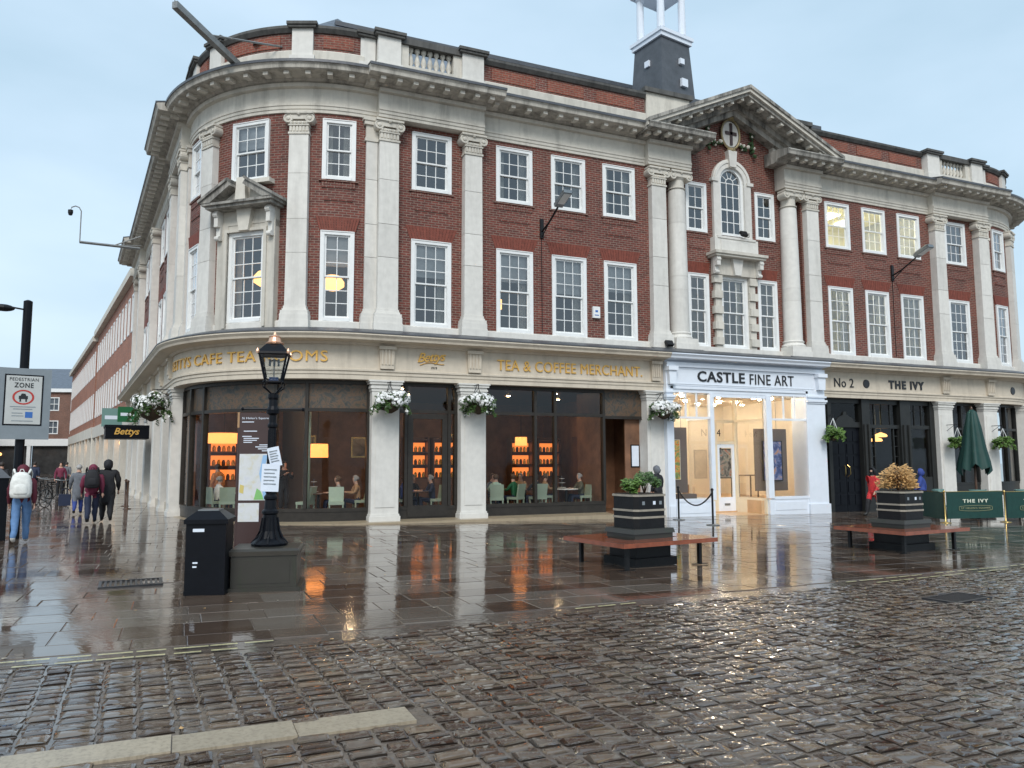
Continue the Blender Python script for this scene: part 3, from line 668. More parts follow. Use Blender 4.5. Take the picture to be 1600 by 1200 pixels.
# hipped slate roof, glazed lantern, cupola
m = MB(); r0, r1 = 14.1, 18.75
e = [(1.5, 1.0, r0), (35.2, 1.0, r0), (35.2, 16, r0), (1.5, 16, r0), (7.2, 7.2, r1), (29.6, 7.2, r1)]
m.add(e, [(0, 1, 5, 4), (1, 2, 5), (2, 3, 4, 5), (3, 0, 4)]); m.build('roof', ['slate'], B)
m = MB(); m.box(4.9, 29.9, 6.95, 7.45, 18.70, 18.88); m.build('ridge', ['lead'], B)
m = MB(); m.add([(3.4, 6, 17.6), (6.8, 6, 17.6), (6.8, 9.4, 17.6), (3.4, 9.4, 17.6), (5.1, 7.6, 19.35)], [(0, 1, 4), (1, 2, 4), (2, 3, 4), (3, 0, 4)]); m.build('roof_lantern', ['slate'], B)
cx, cy = 18.35, 4.4; T = Matrix.Translation((cx, cy, 0)) @ Matrix.Rotation(radians(45-35), 4, 'Z')
m = MB(); m.frustum((0, 0), 2.05, 2.05, 1.62, 1.62, 15.5, 19.25, T=T); cup = m.build('cupola', ['lead'], B)
m = MB(); m.box(-.90, .90, -.90, .90, 19.25, 19.43, T=T); m.box(-.96, .96, -.96, .96, 19.43, 19.58, T=T); m.build('cupola_band', ['castle_paint'], cup)
m = MB(); [m.box(-.13+x, .13+x, -.13+y, .13+y, 19.58, 19.74, T=T) for x in (-.62, .62) for y in (-.62, .62)]; m.build('lead_foot', ['lead'], cup)
for x in (-.62, .62):
    for y in (-.62, .62): q = MB(); q.lathe([(.17, 0), (.15, 1.75), (.20, 1.80), (.20, 1.92)], 12, c=(0, 0)); w_ = T @ Vector((x, y, 19.74)); q.build('cupola_column', ['castle_paint'], cup, loc=w_)
m = MB(); m.box(-.92, .92, -.92, .92, 21.66, 21.95, T=T); m.box(-1.02, 1.02, -1.02, 1.02, 21.95, 22.08, T=T); m.build('cupola_entablature', ['castle_paint'], cup)
m = MB(); m.lathe([(.85, 22.08), (.84, 22.4), (.66, 22.8), (.34, 23.1), (.08, 23.25), (.05, 24.2)], 16, c=(cx, cy)); m.build('cupola_dome', ['lead'], cup)
fr_ = Matrix.Rotation(radians(10), 4, 'Z')
for (fx, fy, zz, hw) in ((-.89, -.05, 18.3, .13), (.22, -.93, 18.35, .12), (.28, -.99, 17.4, .17)):
    cc = T @ Vector((fx, fy, zz)); horiz = abs(fy) > abs(fx)
    m2 = Matrix.Translation(cc) @ fr_; m = MB(); m.box(-(hw if horiz else .06), hw if horiz else .06, -(.06 if horiz else hw), .06 if horiz else hw, -hw, hw, T=m2); m.build('vent_hatch', ['castle_paint'], cup)

# sill band, lead roof and shop cornice, fascia -----------------------
m = MB(); sweep(m, -24.2, 15.0, [(-.15, 5.40), (-.15, 5.67), (.06, 5.67), (.10, 5.64), (.10, 5.40)]); sweep(m, 2*UC-15, UR+6, [(-.15, 5.40), (-.15, 5.67), (.06, 5.67), (.10, 5.64), (.10, 5.40)])
m.box(15.0, 2*UC-15, .12, .5, 5.38, 5.67); m.build('sill_band', ['stone_clean'], B)
m = MB(); m.box(14.35, 16.4, -.42, .3, 5.14, 5.42); m.box(2*UC-16.4, 2*UC-14.35, -.42, .3, 5.14, 5.42); m.build('column_plinth', ['stone'], B)
SC = [(-.1, 4.96), (-.1, 5.36), (.40, 5.36), (.84, 5.235), (.86, 5.19), (.80, 5.12), (.78, 5.06), (.42, 5.02), (.36, 4.96)]
LR = [(-.1, 5.362), (-.1, 5.43), (.38, 5.425), (.70, 5.33), (.865, 5.262), (.865, 5.235), (.845, 5.232), (.42, 5.362)]
FA = [(-.25, 3.98), (-.25, 4.96), (.30, 4.96), (.30, 4.29), (.345, 4.27), (.345, 4.22), (.31, 4.20), (.31, 4.12), (.285, 4.115), (.285, 3.98)]
SHOPS = [(-24.2, 14.82), (21.82, UR+6)]
for a, b in SHOPS:
    m = MB(); sweep(m, a, b, SC); m.build('shop_cornice', ['stone_warm'], B)
    m = MB(); sweep(m, a, b, FA); m.build('fascia', ['stone_warm'], B)
for a, b in ((-24.2, 14.3), (16.4, 20.3), (22.4, UR+6)): m = MB(); sweep(m, a, b, LR); m.build('lead_flashing', ['lead'], B)
for a, b in ((14.3, 16.4), (20.3, 22.4)): m = MB(); sweep(m, a, b, [(.42, 5.362), (.42, 5.44), (.70, 5.33), (.865, 5.262), (.865, 5.235), (.845, 5.232)]); m.build('lead_flashing', ['lead'], B)
m = MB(); sweep(m, 14.83, 21.81, SC); m.build('shop_cornice', ['castle_paint'], B)

# pedimented window of the curved corner ------------------------------
def aedicule():
    Ua = (ARC[0][0]+ARC[0][1])/2; root = thing_part = MB()
    m = root; w = 1.27
    for s_ in (-1, 1):
        x0, x1 = sorted((s_*w/2, s_*(w/2+.36))); m.box(x0, x1, -.10, .15, 5.44, 8.55)
        x0, x1 = sorted((s_*w/2, s_*(w/2+.10))); m.box(x0, x1, -.15, .1, 5.5, 8.42)
    m.box(-w/2, w/2, -.15, .1, 8.335, 8.42); m.box(-w/2-.36, w/2+.36, -.10, .15, 8.55, 8.62); m.box(-w/2-.36, w/2+.36, -.08, .15, 8.42, 8.98)
    q = m.build('window_surround', ['stone'], B, loc=P(Ua, 0, 0), rz=ang(Ua))
    k = MB(); k.prism([(-.16, 8.34), (.16, 8.34), (.26, 8.98), (-.26, 8.98)], -.24, .1); k.build('keystone', ['stone'], q)
    for s_ in (-1, 1):
        c = MB(); x = s_*(w/2+.26)
        c.prism([(-.22, 8.42), (.22, 8.42)], 0, 0) if False else None
        c.box(x-.07, x+.07, -.20, -.085, 8.12, 8.5); c.box(x-.067, x+.067, -.32, -.085, 8.5, 8.975); c.lathe([(.075, -.075), (.075, .075)], 10, T=Matrix.Translation((x, -.22, 8.17)) @ Matrix.Rotation(pi/2, 4, 'Y')); c.lathe([(.09, -.075), (.09, .075)], 10, T=Matrix.Translation((x, -.30, 8.86)) @ Matrix.Rotation(pi/2, 4, 'Y'))
        c.build('console', ['stone_clean'], q)
    p = MB(); p.box(-1.12, 1.12, -.52, .15, 8.98, 9.06); p.box(-1.2, 1.2, -.60, .15, 9.06, 9.13)
    for s_ in (-1, 1):
        A = [(s_*1.28, 9.13), (s_*.30, 9.70), (s_*.22, 9.58), (s_*.9, 9.13)]; p.prism(A if s_ > 0 else A[::-1], -.62, .15)
        A = [(s_*1.28, 9.13), (s_*1.28, 9.21), (s_*.28, 9.80), (s_*.30, 9.70)]; p.prism(A if s_ > 0 else A[::-1], -.68, .15)
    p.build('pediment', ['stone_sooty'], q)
    p = MB(); p.prism([(-.9, 9.13), (.9, 9.13), (.1, 9.62), (-.1, 9.62)], -.25, .15); p.prism([(-.18, 9.13), (.18, 9.13), (.14, 9.86), (-.14, 9.86)], -.42, .15); p.build('tympanum', ['stone'], q)
    p = MB(); p.box(-.82, .82, -.20, .1, 9.73, 9.855); p.build('sill', ['stone'], q)
aedicule()
# the centre: stone surrounds, apron, rusticated jambs, cartouche with garlands
R1 = .86; sr = MB(); sr.box(UC-.86, UC+.86, .10, .4, 9.70, 9.76); sr = sr.build('arch_surround', ['stone_clean'], B)
for s_ in (-1, 1): m = MB(); x0, x1 = sorted((UC+s_*.56, UC+s_*R1)); m.box(x0, x1, .13, .4, 9.76, 11.90); x0, x1 = sorted((UC+s_*.66, UC+s_*.95)); m.box(x0, x1, .08, .3, 11.83, 11.95); m.build('jamb', ['stone_clean'], sr)
m = MB(); arch_ring(m, .555, R1, -.12, .2, 0, 18); arch_ring(m, .72, .80, -.15, .1, 0, 18); m.build('archivolt', ['stone_clean'], sr, loc=(UC, .25, 11.90))
m = MB()
for s_ in (-1, 1):
    n = 8
    for k in range(n):
        a, b = pi/2*k/n, pi/2*(k+1)/n; r = .86
        q = [(UC+s_*r*cos(a), 11.9+r*sin(a)), (UC+s_*r*cos(b), 11.9+r*sin(b)), (UC+s_*.57*cos(b), 11.9+.57*sin(b)), (UC+s_*.57*cos(a), 11.9+.57*sin(a))]
m.prism([(UC-.14, 12.44), (UC+.14, 12.44), (UC+.2, 13.06), (UC-.2, 13.06)], .03, .3); m.build('keystone', ['stone_clean'], sr)
m = MB(); m.box(UC-.98, UC+.98, -.02, .3, 9.12, 9.70); m.box(UC-.86, UC+.86, -.05, .1, 9.66, 9.74); m.box(UC-.72, UC+.72, -.045, .1, 9.22, 9.58); ap = m.build('apron', ['stone_clean'], B)
m = MB(); m.box(UC-1.18, UC+1.18, -.32, .3, 9.02, 9.12); m.box(UC-1.12, UC+1.12, -.26, .3, 8.94, 9.02); m.build('shelf', ['stone'], ap)
m = MB(); m.box(UC-.98, UC+.98, .06, .3, 8.335, 8.94); m.box(UC-.62, UC+.62, .10, .3, 8.31, 8.335); ls = m.build('lintel', ['stone'], ap)
m = MB(); m.prism([(UC-.13, 8.33), (UC+.13, 8.33), (UC+.24, 8.93), (UC-.24, 8.93)], -.06, .3); m.build('keystone', ['stone_clean'], ap)
for s_ in (-1, 1):
    c = MB(); x = UC+s_*.97; c.box(x-.08, x+.08, -.06, .055, 8.35, 8.6); c.box(x-.077, x+.077, -.2, .055, 8.6, 8.935)
    c.lathe([(.09, -.085), (.09, .085)], 10, T=Matrix.Translation((x, -.14, 8.82)) @ Matrix.Rotation(pi/2, 4, 'Y')); c.lathe([(.07, -.085), (.07, .085)], 10, T=Matrix.Translation((x, -.05, 8.38)) @ Matrix.Rotation(pi/2, 4, 'Y')); c.build('console', ['stone_clean'], ap)
    for k in range(10):
        z = 5.48+k*.283; x0, x1 = sorted((UC+s_*.622, UC+s_*(.98 if k % 2 else .90))); j = MB(); j.box(x0, x1, .13 if k % 2 == 0 else .06, .3, z+.006, z+.277); j.build('quoin', ['stone'], ap)
m = MB(); m.lathe([(0, -.05), (.36, -.05), (.40, 0), (.36, .06), (.05, .075)], 24, T=Matrix.Translation((UC, .18, 13.72)) @ Matrix.Scale(1.35, 4, (0, 0, 1)) @ Matrix.Rotation(pi/2, 4, 'X')); ca = m.build('cartouche', ['stone_clean'], B)
m = MB(); n = 26
for k in range(n): a, b = 2*pi*k/n, 2*pi*(k+1)/n; m.tube([(UC+.42*cos(t), .12, 13.72+.57*sin(t)) for t in (a, b)], .04, 5)
m.ball((UC, .1, 14.35), .12, 8, 6, 0, (1.6, 1, .7)); m.ball((UC, .1, 13.1), .12, 8, 6, 0, (1.6, .8, .8)); m.build('gilt_frame', ['dull_gilt'], ca)
m = MB(); m.box(UC-.055, UC+.055, .075, .12, 13.30, 14.14); m.box(UC-.25, UC+.25, .075, .12, 13.69, 13.81); m.build('cross', ['sign_brown'], ca)
for s_ in (-1, 1):
    m = MB(); rr = random.Random(5)
    path = [(UC+s_*.45, 13.35), (UC+s_*.7, 13.28), (UC+s_*.95, 13.4), (UC+s_*1.02, 13.75), (UC+s_*1.0, 13.95)]; drop = [(UC+s_*1.0, 13.4), (UC+s_*1.05, 13.0)]
    for pth in (path, drop):
        for (xa, za), (xb, zb) in zip(pth[:-1], pth[1:]):
            for k in range(9):
                t = rr.random(); x, z = xa+(xb-xa)*t+rr.uniform(-.07, .07), za+(zb-za)*t+rr.uniform(-.07, .07)
                m.ball((x, .14+rr.uniform(-.05, .05), z), rr.uniform(.04, .075), 6, 4, 1 if rr.random() < .22 else 0)
    m.build('garland', ['leaf_dark', 'stone'], ca)

# ------------------------------------------------------------------ inside the upper floors
def slab(U0, U1, z0, z1, m_, o0=-4.4, name='floor_slab', o1=-.22): m = MB(); sweep(m, U0, U1, [(o0, z0), (o0, z1), (o1, z1), (o1, z0)]); m.build(name, [m_], B)
def backwall(U0, U1, z0, z1, m_, o=-4.4, name='inner_wall'): m = MB(); sweep(m, U0, U1, [(o-.1, z0), (o-.1, z1), (o, z1), (o, z0)]); m.build(name, [m_], B)
for a, b, lit in ((-24.1, 15.2, 0), (15.2, 21.5, 1), (21.5, UR+5.8, 2)):
    wl = ('dark_room', 'room_grey', 'office_wall')[lit]
    slab(a, b, 5.0, 5.36, 'dark_wood' if not lit else 'room_grey'); sb = -.55 if lit == 1 else -.22; slab(a, b, 8.86, 9.26, wl, o1=sb); slab(a, b, 12.3 if lit != 1 else 12.8, 12.6 if lit != 1 else 12.95, wl, o1=sb)
    backwall(a, b, 5.36, 12.3, wl)
m = MB()
for u in (-24.1, 4.95, 15.2, 21.5, 28.6, UR+5.8):
    a = ang(u); T = Matrix.Translation(P(u, 0, 0)) @ Matrix.Rotation(a, 4, 'Z'); m.box(-.05, .05, .22, 4.4, 5.36, 12.3, T=T)
m.build('partition', ['room_grey'], B)
for z, us in ((12.28, (22.9, 24.3, 25.7, 27.1)), (8.84, (22.8, 24.2))):
    for u in us:
        for y in (1.0, 2.9):
            m = MB(); m.box(-.3, .3, -.55, .55, -.03, 0); q = m.build('ceiling_light', ['office_light'], B, loc=(u, y, z))
for u, zz in ((16.7, 8.84), (18.4, 8.84)): m = MB(); m.box(-.25, .25, -.4, .4, -.03, 0); m.build('ceiling_light', ['office_light'], B, loc=(u, 1.6, zz))
for u, r_ in ((1.5, .36), (3.8, .34)):
    p = P(u, -.55, 6.86 if u < 2 else 6.72); m = MB(); m.lathe([(.02, .42), (r_*.6, .40), (r_, .22), (r_, .10), (r_*.5, -.02), (.05, -.05)], 16, c=(0, 0)); q = tag(m.build('pendant_lamp', ['lamp_warm'], None, True, loc=p), 'glowing warm pendant lamp behind the '+('pedimented window' if u < 2 else 'narrow window right of the pediment')+' on the curved corner', 'lamp', 'pendant lamps upstairs')
    m = MB(); m.tube([(0, 0, .4), (0, 0, 1.45)], .012, 5); m.build('lamp_cord', ['black_metal'], q)
m = MB(); m.lathe([(.08, 0), (.14, .05), (.14, .35), (.09, .38)], 12); q = tag(m.build('table_lamp', ['lamp_warm'], None, True, loc=(9.12, .5, 6.45)), 'small glowing table lamp in the leftmost of three lower windows', 'lamp')
m = MB(); m.tube([(0, 0, -1.05), (0, 0, .02)], .025, 6); m.lathe([(.11, -1.09), (.09, -1.05)], 10); m.build('lamp_stand', ['brass'], q)

# ------------------------------------------------------------------ shopfronts
def shop_pilaster(U, w, mats_='stone_clean', z0=-.45, d=.27, console=True, flat=False):
    m = MB(); hb = .16
    m.box(-w/2, w/2, -d, .3, hb, 3.66); 
    m.box(-w/2-.05, w/2+.05, -d-.05, .3, z0, hb-.06); m.box(-w/2-.025, w/2+.025, -d-.025, .3, hb-.06, hb)
    if not flat: m.box(-w/2+.12, w/2-.12, -d-.02, -d+.02, .35, 3.45)
    q = m.build('shop_pilaster', [mats_], B, loc=P(U, 0, 0), rz=ang(U))
    m = MB()
    for k, (e, za, zb) in enumerate(((.02, 3.66, 3.74), (.05, 3.74, 3.80), (.03, 3.80, 3.86), (.08, 3.86, 3.93), (.11, 3.93, 3.979))): m.box(-w/2-e, w/2+e, -d-e, .3, za, zb)
    m.build('capital', [mats_], q)
    if console:
        m = MB(); cw = w*.5
        m.prism([(-cw/2, 4.30), (cw/2, 4.30), (cw/2+.03, 4.95), (-cw/2-.03, 4.95)], -d-.13, -.2)
        for k in range(4): x = -cw/2+cw*(k+.5)/4; m.box(x-cw/16, x+cw/16, -d-.16, -d-.1, 4.42, 4.88)
        m.box(-cw/2-.05, cw/2+.05, -d-.2, -.2, 4.86, 4.955); m.build('console', [mats_ if mats_ != 'stone_clean' else 'stone_warm'], q)
    return q
for u in (5.33, 8.02): shop_pilaster(u, .80)
shop_pilaster(14.50, .66)
shop_pilaster(2*UM-5.33, .72); shop_pilaster(2*UM-8.02, .72)
for u in (-8.8, -12.5, -16.2, -19.9, -23.4): shop_pilaster(u, .80)
for u in (28.42, 31.12, 34.0, 36.8): shop_pilaster(u, .82)
def shopfront(U0, U1, mulls, zb, zt, ztr, frame, glass_='shop_glass', tglass='transom_glass', o=-.08, fw_=.09, kick=None, name='shopfront', depth=.12):
    m = MB(); us = [U0]+list(mulls)+[U1]
    ubox(m, U0, U1, o-depth, o+.04, zb, zb+.10); ubox(m, U0, U1, o-depth, o+.04, zt-.10, zt); ubox(m, U0, U1, o-depth+.02, o+.05, ztr-.05, ztr+.05)
    for k, u in enumerate(us):
        a, b = (u, u+fw_) if k == 0 else ((u-fw_, u) if k == len(us)-1 else (u-fw_*.5, u+fw_*.5))
        ubox(m, a, b, o-depth+.01, o+.06, zb+.10, zt-.10)
    if kick: ubox(m, U0, U1, o-depth-.02, o+.02, kick, zb)
    q = m.build(name, [frame], B)
    for a, b in zip(us[:-1], us[1:]):
        for nm, z0, z1, g in (('pane', zb+.09, ztr-.04, glass_), ('transom_pane', ztr+.04, zt-.09, tglass)):
            p = MB(); uu = usamples(a+.03, b-.03)
            for x, y in zip(uu[:-1], uu[1:]): p.quad(P(x, o-.03, z0), P(y, o-.03, z0), P(y, o-.03, z1), P(x, o-.03, z1))
            p.build(nm, [g], q)
    return q
sf = shopfront(-2.48, 4.95, (-1.35, -.45, 2.25, 3.15), .24, 3.97, 3.12, 'bronze', tglass='stained', kick=-.4, name='shopfront')
s2 = shopfront(5.74, 7.61, (6.02, 7.36), .24, 3.97, 3.12, 'bronze', kick=-.4)
m = MB(); m.box(6.08, 6.24, .03, .10, .04, 3.06); m.box(7.14, 7.30, .03, .10, .04, 3.06); m.box(6.24, 7.14, .03, .10, .04, .36); m.box(6.24, 7.14, .03, .10, 2.9, 3.06); d_ = m.build('door', ['bronze'], s2)
s3 = shopfront(8.43, 12.74, (10.22, 10.92), .24, 3.97, 3.12, 'bronze', kick=-.4)
m = MB(); m.box(12.74, 14.17, .05, .14, 3.02, 3.12); m.box(12.74, 14.17, .06, .1, 3.12, 3.97, 1); m.build('entrance_transom', ['bronze', 'stained'], s3)
m = MB(); m.box(12.70, 12.76, .15, 1.9, .0, 3.97); m.box(14.18, 14.26, .15, 1.9, -.3, 3.97); m.box(12.74, 14.2, 1.9, 2.0, -.3, 3.97); m.build('entrance_lining', ['wood_wall'], s3)
for a, b in ((2*UM-7.6, 2*UM-5.75), (-8.4, -6.0), (-12.1, -9.2), (-15.8, -12.9), (-19.5, -16.6), (-23., -20.3)):
    shopfront(a, b, ((a+b)/2,), .5, 3.97, 3.1, 'bronze', kick=-.3)
m = MB(); sweep(m, -2.5, 12.74, [(-.05, -.45), (-.05, -.02), (.52, -.06), (.54, -.45)]); m.build('step', ['stone_step'], B)
m = MB(); sweep(m, -24.2, -3.3, [(-.25, -.45), (-.25, .3), (.14, .3), (.14, -.45)]); m.build('stall_riser', ['stone_warm'], B)
# lettering in relief
fit_text('BETTYS CAFE TEA ROOMS', 6.0, .31, lambda x, z, t: P(.72+x, .302+t, 4.46+z), 'gold', sf, extr=.02, sp=1.08)
fit_text('TEA & COFFEE MERCHANT.', 5.2, .33, lambda x, z, t: P(11.38+x, .302+t, 4.42+z), 'gold', s3, extr=.02, sp=1.06)
fit_text('Bettys', .86, .36, lambda x, z, t: P(6.69+x, .302+t, 4.50+z+.10*x), 'gold', s2, extr=.02, shear=.35, sp=.9, bold=.008)
m = MB(); m.tube([(6.32+.75*k/8, -.32, 4.46+.10*k/8+.05*sin(k/8*pi*1.5)) for k in range(9)], .012, 5); m.build('flourish', ['gold'], s2)
fit_text('1919', .17, .07, lambda x, z, t: P(6.76+x, .302+t, 4.36+z), 'black_letter', s2, extr=.008)
# ---- white painted gallery shop
G = MB()
for a, b in ((14.83, 15.10), (20.90, 21.80)):
    G.box(a, b, -.46, .3, -.5, 4.17)
G.box(15.10, 15.16, -.50, .3, -.5, .3); G.box(14.86, 15.08, -.50, -.4, -.5, .14); G.box(20.86, 21.83, -.52, .3, -.5, .06)
for a, b in ((14.80, 15.14), (20.94, 21.83)): G.box(a, b, -.50, .1, 3.70, 3.76); G.box(a-.02, b+.02, -.54, .1, 3.76, 3.84); G.box(a-.01, b+.01, -.52, .1, 3.92, 3.98)
G.box(15.10, 20.90, -.42, .25, 3.94, 4.17); G.box(15.0, 21.0, -.46, -.40, 4.06, 4.15)
G.box(14.83, 21.80, -.45, .2, 4.17, 4.80); G.box(15.2, 21.3, -.465, -.44, 4.22, 4.25); G.box(15.2, 21.3, -.465, -.44, 4.74, 4.77)
G.box(14.83, 21.80, -.52, .2, 4.80, 4.955)
for a, b in ((14.84, 15.16), (21.36, 21.74)): G.prism([(a+.04, 4.2), (b-.04, 4.2), (b, 4.79), (a, 4.79)], -.62, -.4); G.box(a-.03, b+.03, -.68, -.4, 4.66, 4.795)
gal = G.build('shopfront', ['castle_paint'], B); gal['label'] = 'white painted gallery shopfront with lit display windows'
fit_text('CASTLE', 2.02, .37, lambda x, z, t: Vector((17.12+x, -.452-t, 4.33+z)), 'black_letter', gal, extr=.012, sp=1.08, bold=.022)
fit_text('FINE ART', 2.0, .37, lambda x, z, t: Vector((19.35+x, -.452-t, 4.31+z)), 'black_letter', gal, extr=.012, sp=1.08)
F = MB()   # front frames, bay returns and stall risers
ww = .10
for a, b in ((16.62, 16.78), (19.06, 19.30)): F.box(a, b, -.44, -.28, .3, 3.94)
for a, b in ((15.16, 16.62), (19.30, 20.90)): F.box(a, b, -.42, -.30, 3.06, 3.13); F.box(a, b, -.44, -.26, .26, .36)
F.box(16.78, 19.06, -.41, -.31, 3.82, 3.94)
F.box(16.70, 16.78, -.28, 1.05, .26, .36); F.box(16.70, 16.78, -.28, 1.05, 3.06, 3.13)
F.build('window_frame', ['castle_paint'], gal)
F = MB(); F.box(15.16, 16.74, -.42, -.25, -.5, .26); F.box(15.3, 16.62, -.436, -.40, -.12, .17); F.build('stall_riser', ['castle_paint'], gal)
F = MB(); F.box(19.10, 20.90, -.42, -.25, -.5, .26); F.box(19.35, 20.75, -.436, -.40, -.12, .17); F.build('stall_riser', ['castle_paint'], gal)
F = MB(); T = Matrix.Translation((19.10, -.30, 0)) @ Matrix.Rotation(radians(100), 4, 'Z'); F.box(0, 1.36, -.05, .05, -.4, .30, T=T); F.box(0, 1.36, -.03, .03, 3.06, 3.13, T=T); F.box(.15, 1.2, -.06, -.02, -.1, .18, T=T)
F.box(1.30, 1.38, -.05, .05, .3, 3.9, T=T); F.box(16.70, 16.78, -.28, 1.02, -.5, .26); F.build('bay_return', ['cream_paint'], gal)
F = MB(); F.quad(*[tuple(T @ Vector(q)) for q in ((.02, 0, .3), (1.32, 0, .3), (1.32, 0, 3.85), (.02, 0, 3.85))]); F.build('pane', ['shop_glass'], gal)
for a, b in ((15.16, 16.62), (19.30, 20.90)):
    for z0, z1 in ((.36, 3.06), (3.13, 3.94)): F = MB(); F.quad((a, -.36, z0), (b, -.36, z0), (b, -.36, z1), (a, -.36, z1)); F.build('pane', ['shop_glass'], gal)
F = MB(); F.quad((16.74, -.28, .36), (16.74, 1.02, .36), (16.74, 1.02, 3.06), (16.74, -.28, 3.06)); F.build('pane', ['shop_glass'], gal)
for x in (19.9, 20.4): F = MB(); F.box(x-.02, x+.02, -.40, -.33, 3.13, 3.94); F.build('glazing_bar', ['castle_paint'], gal)
for x in (15.65, 16.1): F = MB(); F.box(x-.02, x+.02, -.40, -.33, 3.13, 3.94); F.build('glazing_bar', ['castle_paint'], gal)
F = MB(); F.box(16.78, 17.98, 1.02, 1.10, 2.24, 2.34); F.box(16.78, 18.86, 1.02, 1.10, 3.02, 3.12); F.box(16.78, 16.86, 1.02, 1.10, -.3, 3.9); F.box(17.92, 18.0, 1.01, 1.11, -.3, 3.02); F.box(18.80, 18.88, 1.02, 1.12, -.3, 3.9); F.box(18.0, 18.8, 1.02, 1.1, 2.24, 2.34); F.box(16.86, 17.92, 1.02, 1.1, -.3, .28); F.build('lobby_frame', ['cream_paint'], gal)
D = MB(); D.box(18.01, 18.12, 1.04, 1.09, -.22, 2.23); D.box(18.68, 18.79, 1.04, 1.09, -.22, 2.23); D.box(18.12, 18.68, 1.04, 1.09, -.22, .30); D.box(18.12, 18.68, 1.04, 1.09, 2.10, 2.23); D.box(18.18, 18.62, 1.03, 1.05, -.12, .18); dr = D.build('door', ['castle_paint'], gal)
D = MB(); D.box(18.28, 18.52, 1.015, 1.035, .0, .08); D.build('letter_box', ['grey_metal'], dr) if False else D.build('letter_box', ['grey_metal'], gal)
for a, b, z0, z1 in ((18.12, 18.68, .3, 2.1), (16.86, 17.92, .28, 2.24), (16.86, 18.8, 2.34, 3.02), (16.86, 18.8, 3.12, 3.9)): D = MB(); D.quad((a, 1.06, z0), (b, 1.06, z0), (b, 1.06, z1), (a, 1.06, z1)); D.build('pane', ['shop_glass'], gal)
fit_text('No 4', .86, .26, lambda x, z, t: Vector((17.76+x, 1.045-t, 2.52+z)), 'black_letter', gal, extr=.004, sp=1.2)
R = MB(); R.box(14.9, 21.7, 5.2, 5.3, -.4, 4.05); R.box(14.85, 14.95, .3, 5.3, -.4, 4.05); R.box(21.65, 21.75, .3, 5.3, -.4, 4.05); R.build('gallery_wall', ['cream_wall'], B)
R = MB(); R.box(14.9, 21.7, -.28, 5.3, 3.97, 4.05); R.build('gallery_ceiling', ['cream_wall'], B)
R = MB(); R.box(16.78, 19.0, -.42, 1.0, -.6, -.245); R.build('lobby_floor', ['oak_floor'], B)
R = MB(); R.box(14.9, 16.70, -.26, 5.2, -.3, .22); R.box(18.9, 21.7, -.20, 5.2, -.3, .22); R.box(16.70, 18.9, 1.0, 5.2, -.3, -.2); R.build('gallery_floor', ['oak_floor'], B)
for x in (15.6, 16.2, 17.8, 19.4, 20.2):
    for y in (.6, 2.6, 4.0):
        m = MB(); m.lathe([(.07, -.06), (.09, 0)], 12); m.build('spotlight', ['gallery_light'], gal, loc=(x, y, 3.96))
# ---- restaurant front on the right
V = MB()
V.box(22.33, 22.50, -.05, .3, -.5, 3.98); V.box(24.00, 24.42, -.12, .25, -.5, 3.98); V.box(26.05, 26.62, -.12, .25, -.5, 3.98); V.box(27.75, 28.05, -.08, .25, -.5, 3.98)
V.box(22.5, 24.0, -.02, .2, 2.88, 3.08); V.box(24.42, 27.75, -.04, .2, 2.86, 3.0); V.box(22.4, 27.8, -.03, .2, 3.80, 3.98); V.box(24.42, 27.75, -.06, .2, -.5, .95)
for u in (24.10, 24.31, 26.2, 26.46): V.lathe([(.06, .95), (.055, 3.0)], 10, c=(u, -.14))
for x in (24.8, 25.2, 25.65, 27.0, 27.4): V.box(x-.02, x+.02, .02, .08, 3.0, 3.80)
for x in (24.42, 24.72, 25.75, 26.0, 26.66, 27.70): V.box(x, x+.05, .0, .1, .95, 2.88)
for z in (1.35, 1.75, 2.15, 2.55):
    for a, b in ((24.47, 24.72), (25.80, 26.0)): V.box(a, b, .02, .06, z, z+.03)
V.prism([(22.75, 3.08), (23.75, 3.08), (23.6, 3.25), (23.35, 3.34), (23.32, 3.48), (23.18, 3.48), (23.15, 3.34), (22.9, 3.25)], 0, .1)
iv = V.build('shopfront', ['ivy_paint'], B); iv['label'] = 'dark painted restaurant front with panelled double door'
for a, b, z0, z1 in ((24.42, 26.05, .95, 2.86), (26.62, 27.75, .95, 2.86), (24.42, 26.05, 3.0, 3.8), (26.62, 27.75, 3.0, 3.8), (22.5, 24.0, 3.08, 3.8)): D = MB(); D.quad((a, .05, z0), (b, .05, z0), (b, .05, z1), (a, .05, z1)); D.build('pane', ['shop_glass'], iv)
for s_, x0 in ((0, 22.52), (1, 23.26)):
    D = MB(); D.box(x0, x0+.72, .06, .12, -.36, 2.87)
    for c in range(2):
        for r in range(6): D.box(x0+.06+c*.32, x0+.34+c*.32, .035, .07, -.05+r*.48, .33+r*.48)
    dd = D.build('door', ['black_paint'], iv)
    h = MB(); x = 23.18 if s_ == 0 else 23.32; h.tube([(x, .06, 1.0), (x+(.05 if s_ else -.05), -.03, 1.1), (x+(.05 if s_ else -.05), -.03, 1.35), (x, .06, 1.45)], .018, 6); h.build('door_handle', ['brass'], iv)
fit_text('No 2', .98, .34, lambda x, z, t: P(22.95+x, .302+t, 4.38+z), 'black_letter', iv, extr=.012, sp=1.05)
fit_text('THE IVY', 1.95, .33, lambda x, z, t: P(26.25+x, .302+t, 4.40+z), 'black_letter', iv, extr=.014, sp=1.25, bold=.045)
